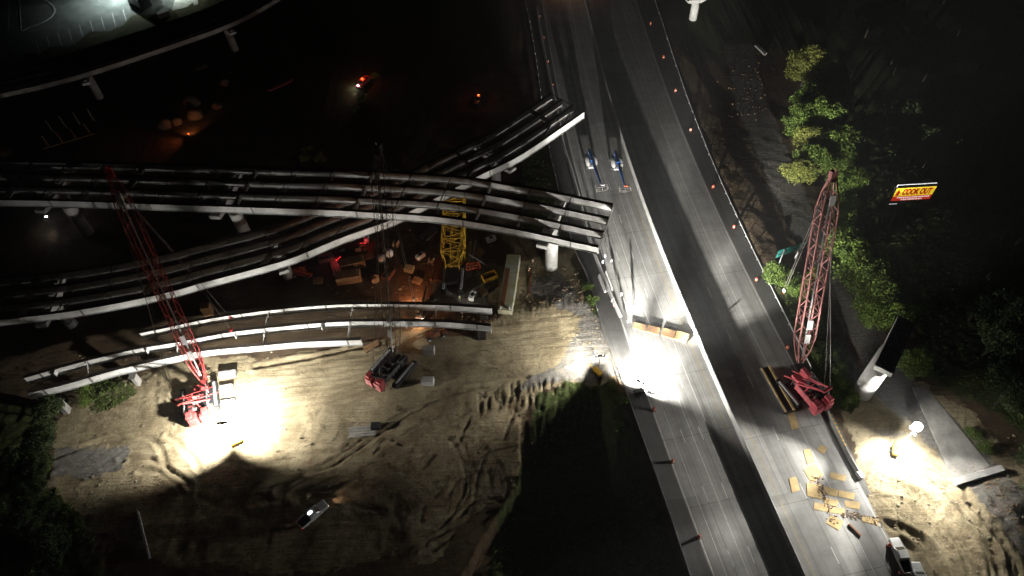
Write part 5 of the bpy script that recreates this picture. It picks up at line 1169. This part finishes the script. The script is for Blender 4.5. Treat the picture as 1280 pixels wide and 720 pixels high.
# ------------------------------------------------------------------ parking lot
LM = mat('lot_asphalt', (.10, .105, .105), .9, 0, .35, .25)
me = bpy.data.meshes.new('parking_lot'); me.from_pydata([(p.x, p.y, -.25) for p in LOT], [], [tuple(range(len(LOT)))]); me.materials.append(LM); o = bpy.data.objects.new('parking_lot', me); COL.objects.link(o); o['kind'] = 'structure'
for k in range(9):
    a = P(60+k*13.6-11, 66-k*4.9); b = P(60+k*13.6-15.5, 52-k*4.9-2); mb = MB(); u = (b-a).normalized(); s = Vector((-u.y, u.x, 0))*.08
    mb.add([(p.x, p.y, -.244) for p in (a-s, a+s, b+s, b-s)], [(0, 1, 2, 3)]); o = mb.build('stall_line', M['line']); o['kind'] = 'structure'
kp = catmull(PX([(25,-30),(40,-8),(60,2),(68,12),(62,22),(48,30),(36,34),(28,38)]), 6); mb = MB(); mb.sweep([Vector((p.x, p.y, -.25)) for p in kp], [(-.25, 0), (-.25, .16), (.25, .16), (.25, 0)]); o = mb.build('kerb', M['conc']); o['kind'] = 'structure'
kp = catmull(PX([(26,38),(25,20),(24,4),(20,-20)]), 4); mb = MB(); mb.sweep([Vector((p.x, p.y, -.25)) for p in kp], [(-.1, 0), (-.1, .16), (.1, .16), (.1, 0)]); o = mb.build('kerb', M['conc']); o['kind'] = 'structure'
kp = catmull(PX([(10,37),(11,15),(11,-5)]), 4); mb = MB(); mb.sweep([Vector((p.x, p.y, -.25)) for p in kp], [(-.1, 0), (-.1, .01), (.1, .01), (.1, 0)]); o = mb.build('lot_line', M['line']); o['kind'] = 'structure'
def lamp_post(lab, px, h, W_, col, z=-.25):
    c = P(*px)+Vector((0, 0, z)); t = thing('street_lamp', lab, 'street lamp', c); mb = MB(); mb.bar(c, c+Vector((0, 0, h)), .22, 8, .14); mb.bar(c+Vector((0, 0, h)), c+Vector((1.6, 0, h+.2)), .12); mb.build('pole', M['grey'], t)
    mb = MB(); mb.box(c+Vector((1.9, 0, h+.15)), (1.0, .4, .18), chamfer=.05); q = mb.build('lamp_head', M['grey'], t); mb = MB(); mb.box(c+Vector((1.9, 0, h+.04)), (.8, .3, .03)); mb.build('lens', M['lamp_s'], q); spot(t, c+Vector((1.9, 0, h-.1)), c+Vector((1.9, 0, 0)), W_, 165, .5, col, .3, 'lamp_beam')
lamp_post('street lamp standing at the top edge of the parking lot', (150,-8), 9, 60000, (.82, 1, .93)); lamp_post('street lamp beyond the frame by the lot building', (222,-6), 6, 6000, (.85, 1, .85))
lamp_post('street lamp beyond the top edge of the left carriageway', (704,-14), 9, 900, (1, .42, .2), .06)
# small building beside the lot
c = P(205,14); q = PX([(196,22),(213,14),(222,-6),(205,-14),(190,6)]); bt = thing('building', 'flat roofed pale building corner at the edge of the parking lot', 'building', Vector((c.x, c.y, 0)))
q = PX([(199,24),(213,19),(207,8),(198,14)]); mb = MB(); mb.prism([(p.x, p.y) for p in q], -.3, 1.6); mb.build('wall', M['conc'], bt); 
q = PX([(215,14),(248,6),(246,-20),(222,-12)]); mb = MB(); mb.prism([(p.x, p.y) for p in q], -.3, .2); mb.build('terrace', M['conc'], bt)
q = PX([(160,2),(178,14),(190,6),(176,-8)]); mb = MB(); mb.prism([(p.x, p.y) for p in q], -.3, 4.); mb.build('roof', M['dark'], bt)

# ------------------------------------------------------------------ vegetation
def leaves(mb_v, mb_f, c, r, n_, s, rr):
    for _ in range(n_):
        d_ = Vector((rr.gauss(0, 1), rr.gauss(0, 1), rr.gauss(0, 1))); d_.normalize(); q = Vector(c)+Vector((d_.x*r[0], d_.y*r[1], d_.z*r[2]))*(rr.random()**.45)
        a = Vector((rr.gauss(0, 1), rr.gauss(0, 1), rr.gauss(0, .6))); a.normalize(); b = a.cross(Vector((rr.gauss(0, 1), rr.gauss(0, 1), rr.gauss(0, 1)))); b.normalize(); ss = s*rr.uniform(.6, 1.3)
        k = len(mb_v); mb_v += [tuple(q-a*ss-b*ss*.2), tuple(q+b*ss*.6), tuple(q+a*ss), tuple(q-b*ss*.6)]; mb_f.append((k, k+1, k+2, k+3))
def crown_mesh(R_, Hc, seed, mt, nclump=56, nleaf=190, s=.21):
    rr = random.Random(seed); V, F_ = [], []
    for i in range(nclump):
        a = rr.uniform(0, 2*pi); ph = rr.uniform(-.55, 1.35); rad = R_*rr.uniform(.35, .95); c = (cos(a)*cos(ph)*rad, sin(a)*cos(ph)*rad, Hc+sin(ph)*R_*.75*rr.uniform(.6, 1)); r = R_*rr.uniform(.24, .42); leaves(V, F_, c, (r, r, r*.7), nleaf, s, rr)
    me = bpy.data.meshes.new('crown'); me.from_pydata(V, [], F_); me.materials.append(M[mt]); return me
def trunk_mb(R_, Hc, seed):
    rr = random.Random(seed); mb = MB(); mb.bar((0, 0, -.3), (0, 0, Hc*.6), .5, 8, .34)
    for i in range(6): a = i*1.05+rr.random(); mb.bar((0, 0, Hc*(.4+.06*i)), (cos(a)*R_*.6, sin(a)*R_*.6, Hc+rr.uniform(-.3, 1.5)), .22, 6, .06)
    return mb
PR = {}
def tree(lab, px, R_=4.5, Hc=6.5, kind='leaf', seed=0, group=None, sc=1., zpx=None):
    g = P(*px, zpx if zpx is not None else Hc*sc); key = (kind, seed, R_, Hc)
    if key not in PR:
        cm = crown_mesh(R_, Hc, seed, kind); tb = trunk_mb(R_, Hc, seed); tm = tb.build('trunk', M['bark'], None).data
        for o in list(bpy.data.objects):
            if o.data == tm: 
                off = o.location.copy(); bpy.data.objects.remove(o)
        for v in tm.vertices: v.co += off
        PR[key] = (cm, tm)
    cm, tm = PR[key]; t = thing('broadleaf_tree', lab, 'tree', Vector((g.x, g.y, hz(g.x, g.y))), group)
    for nm, me in (('crown', cm), ('trunk', tm)): o = bpy.data.objects.new(nm, me); COL.objects.link(o); o.parent = t
    t.rotation_euler = (0, 0, random.uniform(0, 6)); t.scale = (sc,)*3; return t
lit = [((1010,82),1.05,'tree with bright yellow green crown, topmost of the lit row'), ((1038,100),.95,'green tree right beside the topmost lit tree'), ((1012,128),.9,'lit tree in the row just under the topmost one'), ((1030,150),1.1,'brightest green tree above the red boom head'), ((1012,175),.85,'yellowish tree left of the red boom head'), ((1050,180),1.,'green tree immediately right above the red boom head'),
  ((1088,160),.7,'dim tree apart to the right of the lit row'), ((1000,215),.7,'yellowish tree left of the boom below its head'), ((1068,232),.9,'green tree right of the boom near the pole sign'), ((1110,262),.55,'small tree under the lit pole sign'), ((1062,262),.75,'small green tree hugging the boom under its head'), ((1058,310),.95,'tree right of the boom at half height'), ((1075,335),1.,'tree leaning over the access road right of the boom'), ((1095,350),1.,'lit tree behind the lone pier, upper left one'),
  ((1105,380),.95,'bright green tree touching the lone pier cap'), ((1130,372),.8,'dimmer tree above the lone pier cap'), ((1085,385),.7,'small tree between access road and lone pier'), ((1142,455),.6,'small tree just right of the lone pier cap'), ((975,345),.6,'small tree below the teal highway sign'), ((1045,118),.9,'lit tree filling the middle of the row, right side'), ((1002,152),.85,'lit tree at the left rim of the row'), ((1020,200),.85,'lit tree touching the top of the red boom head'), ((1062,205),.8,'lit tree just behind the red boom head'), ((1072,285),.8,'lit tree halfway down the boom, right of the cables'), ((1000,360),.5,'bush like tree between guardrail and boom')]
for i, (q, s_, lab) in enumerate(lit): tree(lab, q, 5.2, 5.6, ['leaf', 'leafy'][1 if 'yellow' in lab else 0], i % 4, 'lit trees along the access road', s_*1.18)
rr = random.Random(5); n_ = 0
while n_ < 95:
    x = rr.uniform(985, 1330); y = rr.uniform(-40, 620)
    if x < 1040+(y-60)*.30+(60 if y < 260 else 90): continue
    if 1100 < x < 1185 and 215 < y < 300: continue
    if y > 430 and x < 1200+(y-430)*.42: continue
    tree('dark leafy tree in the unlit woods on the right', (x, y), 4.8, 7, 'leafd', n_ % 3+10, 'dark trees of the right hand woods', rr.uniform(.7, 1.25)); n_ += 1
for k in range(26):
    x = rr.uniform(-40, 62); y = rr.uniform(505, 720)
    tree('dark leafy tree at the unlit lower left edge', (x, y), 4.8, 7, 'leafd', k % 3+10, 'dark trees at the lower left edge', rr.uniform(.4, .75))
def bush(lab, px, r, kind='leaf', seed=0, n_=700, h=None, s=.14, group=None):
    c = P(*px); rr = random.Random(seed); V, F_ = [], []
    for i in range(7): leaves(V, F_, (rr.uniform(-.6, .6)*r, rr.uniform(-.6, .6)*r, r*.45+rr.uniform(-.1, .3)*r), (r*.5, r*.5, r*.4), n_//7, s, rr)
    me = bpy.data.meshes.new('bush'); me.from_pydata(V, [], F_); me.materials.append(M[kind]); o = bpy.data.objects.new('bush', me); COL.objects.link(o); o.location = (c.x, c.y, hz(c.x, c.y)); tag(o, lab, 'bush', group)
for i, (q, r, k, lab) in enumerate([((107,490),2.4,'leaf','bush under the left end of the lowest bridge'), ((112,505),2.0,'leaf','bush between the concrete column and the lit dirt bank'), ((1047,465),1.9,'leaf','bright bush left of the lone pier foot, upper one'), ((1053,484),2.1,'leaf','bright bush at the lone pier foot'), ((1062,498),2.0,'leaf','bright bush below the lone pier foot'), ((1040,448),1.6,'leaf','bush between boom foot and access road'), ((1016,345),1.8,'leafy','weedy bush below the boom'), ((735,360),1.5,'leaf','weeds by the ramp guardrail, upper one'), ((741,378),1.6,'leaf','weeds by the ramp guardrail, lower one'),
   ((385,198),2.6,'leafy','yellow lit bush above the highest bridge'), ((400,201),2.2,'leafy','second yellow lit bush above the highest bridge'), ((470,97),1.7,'leaf','green weeds lit by the truck, right one'), ((453,126),1.7,'leaf','green weeds lit by the truck, lower one'), ((446,138),1.4,'leaf','green weeds lit by the truck beam edge'), ((160,368),2.6,'leaf','green bush seen between girders of the middle bridge'), ((172,364),2.0,'leaf','smaller green bush seen between girders of the middle bridge'), ((1215,545),1.8,'leaf','bush beside the old pavement strip, upper one'), ((1232,565),1.8,'leaf','bush beside the old pavement strip, lower one'), ((780,500),1.2,'leaf','low bush behind the left guardrail'), ((775,530),1.6,'leaf','low bush further down behind the left guardrail')]): bush(lab, q, r, k, i)
# ground cover: one object of grass tufts
V, F_ = [], []; rr = random.Random(8); cnt = 0
cand = [((1010,400),(1060,520),2600), ((930,250),(1030,430),1500), ((700,470),(860,720),5200), ((640,330),(750,400),900), ((640,500),(720,600),800), ((1200,520),(1290,600),1500), ((100,470),(180,520),500), ((20,560),(120,680),1500), ((650,180),(700,300),500), ((1100,120),(1270,560),1500), ((560,560),(700,720),1200)]
GI = lambda x, y: min(max(int(np.searchsorted(gy, y))-1, 0), SH[0]-1)*SH[1]+min(max(int(np.searchsorted(gx, x))-1, 0), SH[1]-1)
for a, b, n_ in cand:
    for _ in range(n_):
        q = P(rr.uniform(a[0], b[0]), rr.uniform(a[1], b[1])); gi = GI(q.x, q.y)
        if veg[gi] < .5 or inr[gi] > .2: continue
        leaves(V, F_, (q.x, q.y, Z[gi]+.12), (.3, .3, .16), 5, .15, rr)
me = bpy.data.meshes.new('grass'); me.from_pydata(V, [], F_); me.materials.append(M['grass']); o = bpy.data.objects.new('grass', me); COL.objects.link(o); tag(o, kind='stuff')

# ------------------------------------------------------------------ night air: thin even haze round everything
me = bpy.data.meshes.new('haze'); bm = bmesh.new(); bmesh.ops.create_cube(bm, size=1.0); bm.to_mesh(me); bm.free()
ho = bpy.data.objects.new('haze', me); COL.objects.link(ho); ho.scale = (1900, 2000, 150); ho.location = (0, 550, 58); tag(ho, kind='stuff')
HM = bpy.data.materials.new('haze_air'); HM.use_nodes = True; n = HM.node_tree.nodes; n.clear(); out = n.new('ShaderNodeOutputMaterial'); pv = n.new('ShaderNodeVolumePrincipled')
pv.inputs['Color'].default_value = (.9, .93, .95, 1); pv.inputs['Density'].default_value = .0006; pv.inputs['Anisotropy'].default_value = .3
HM.node_tree.links.new(pv.outputs[0], out.inputs['Volume']); me.materials.append(HM)
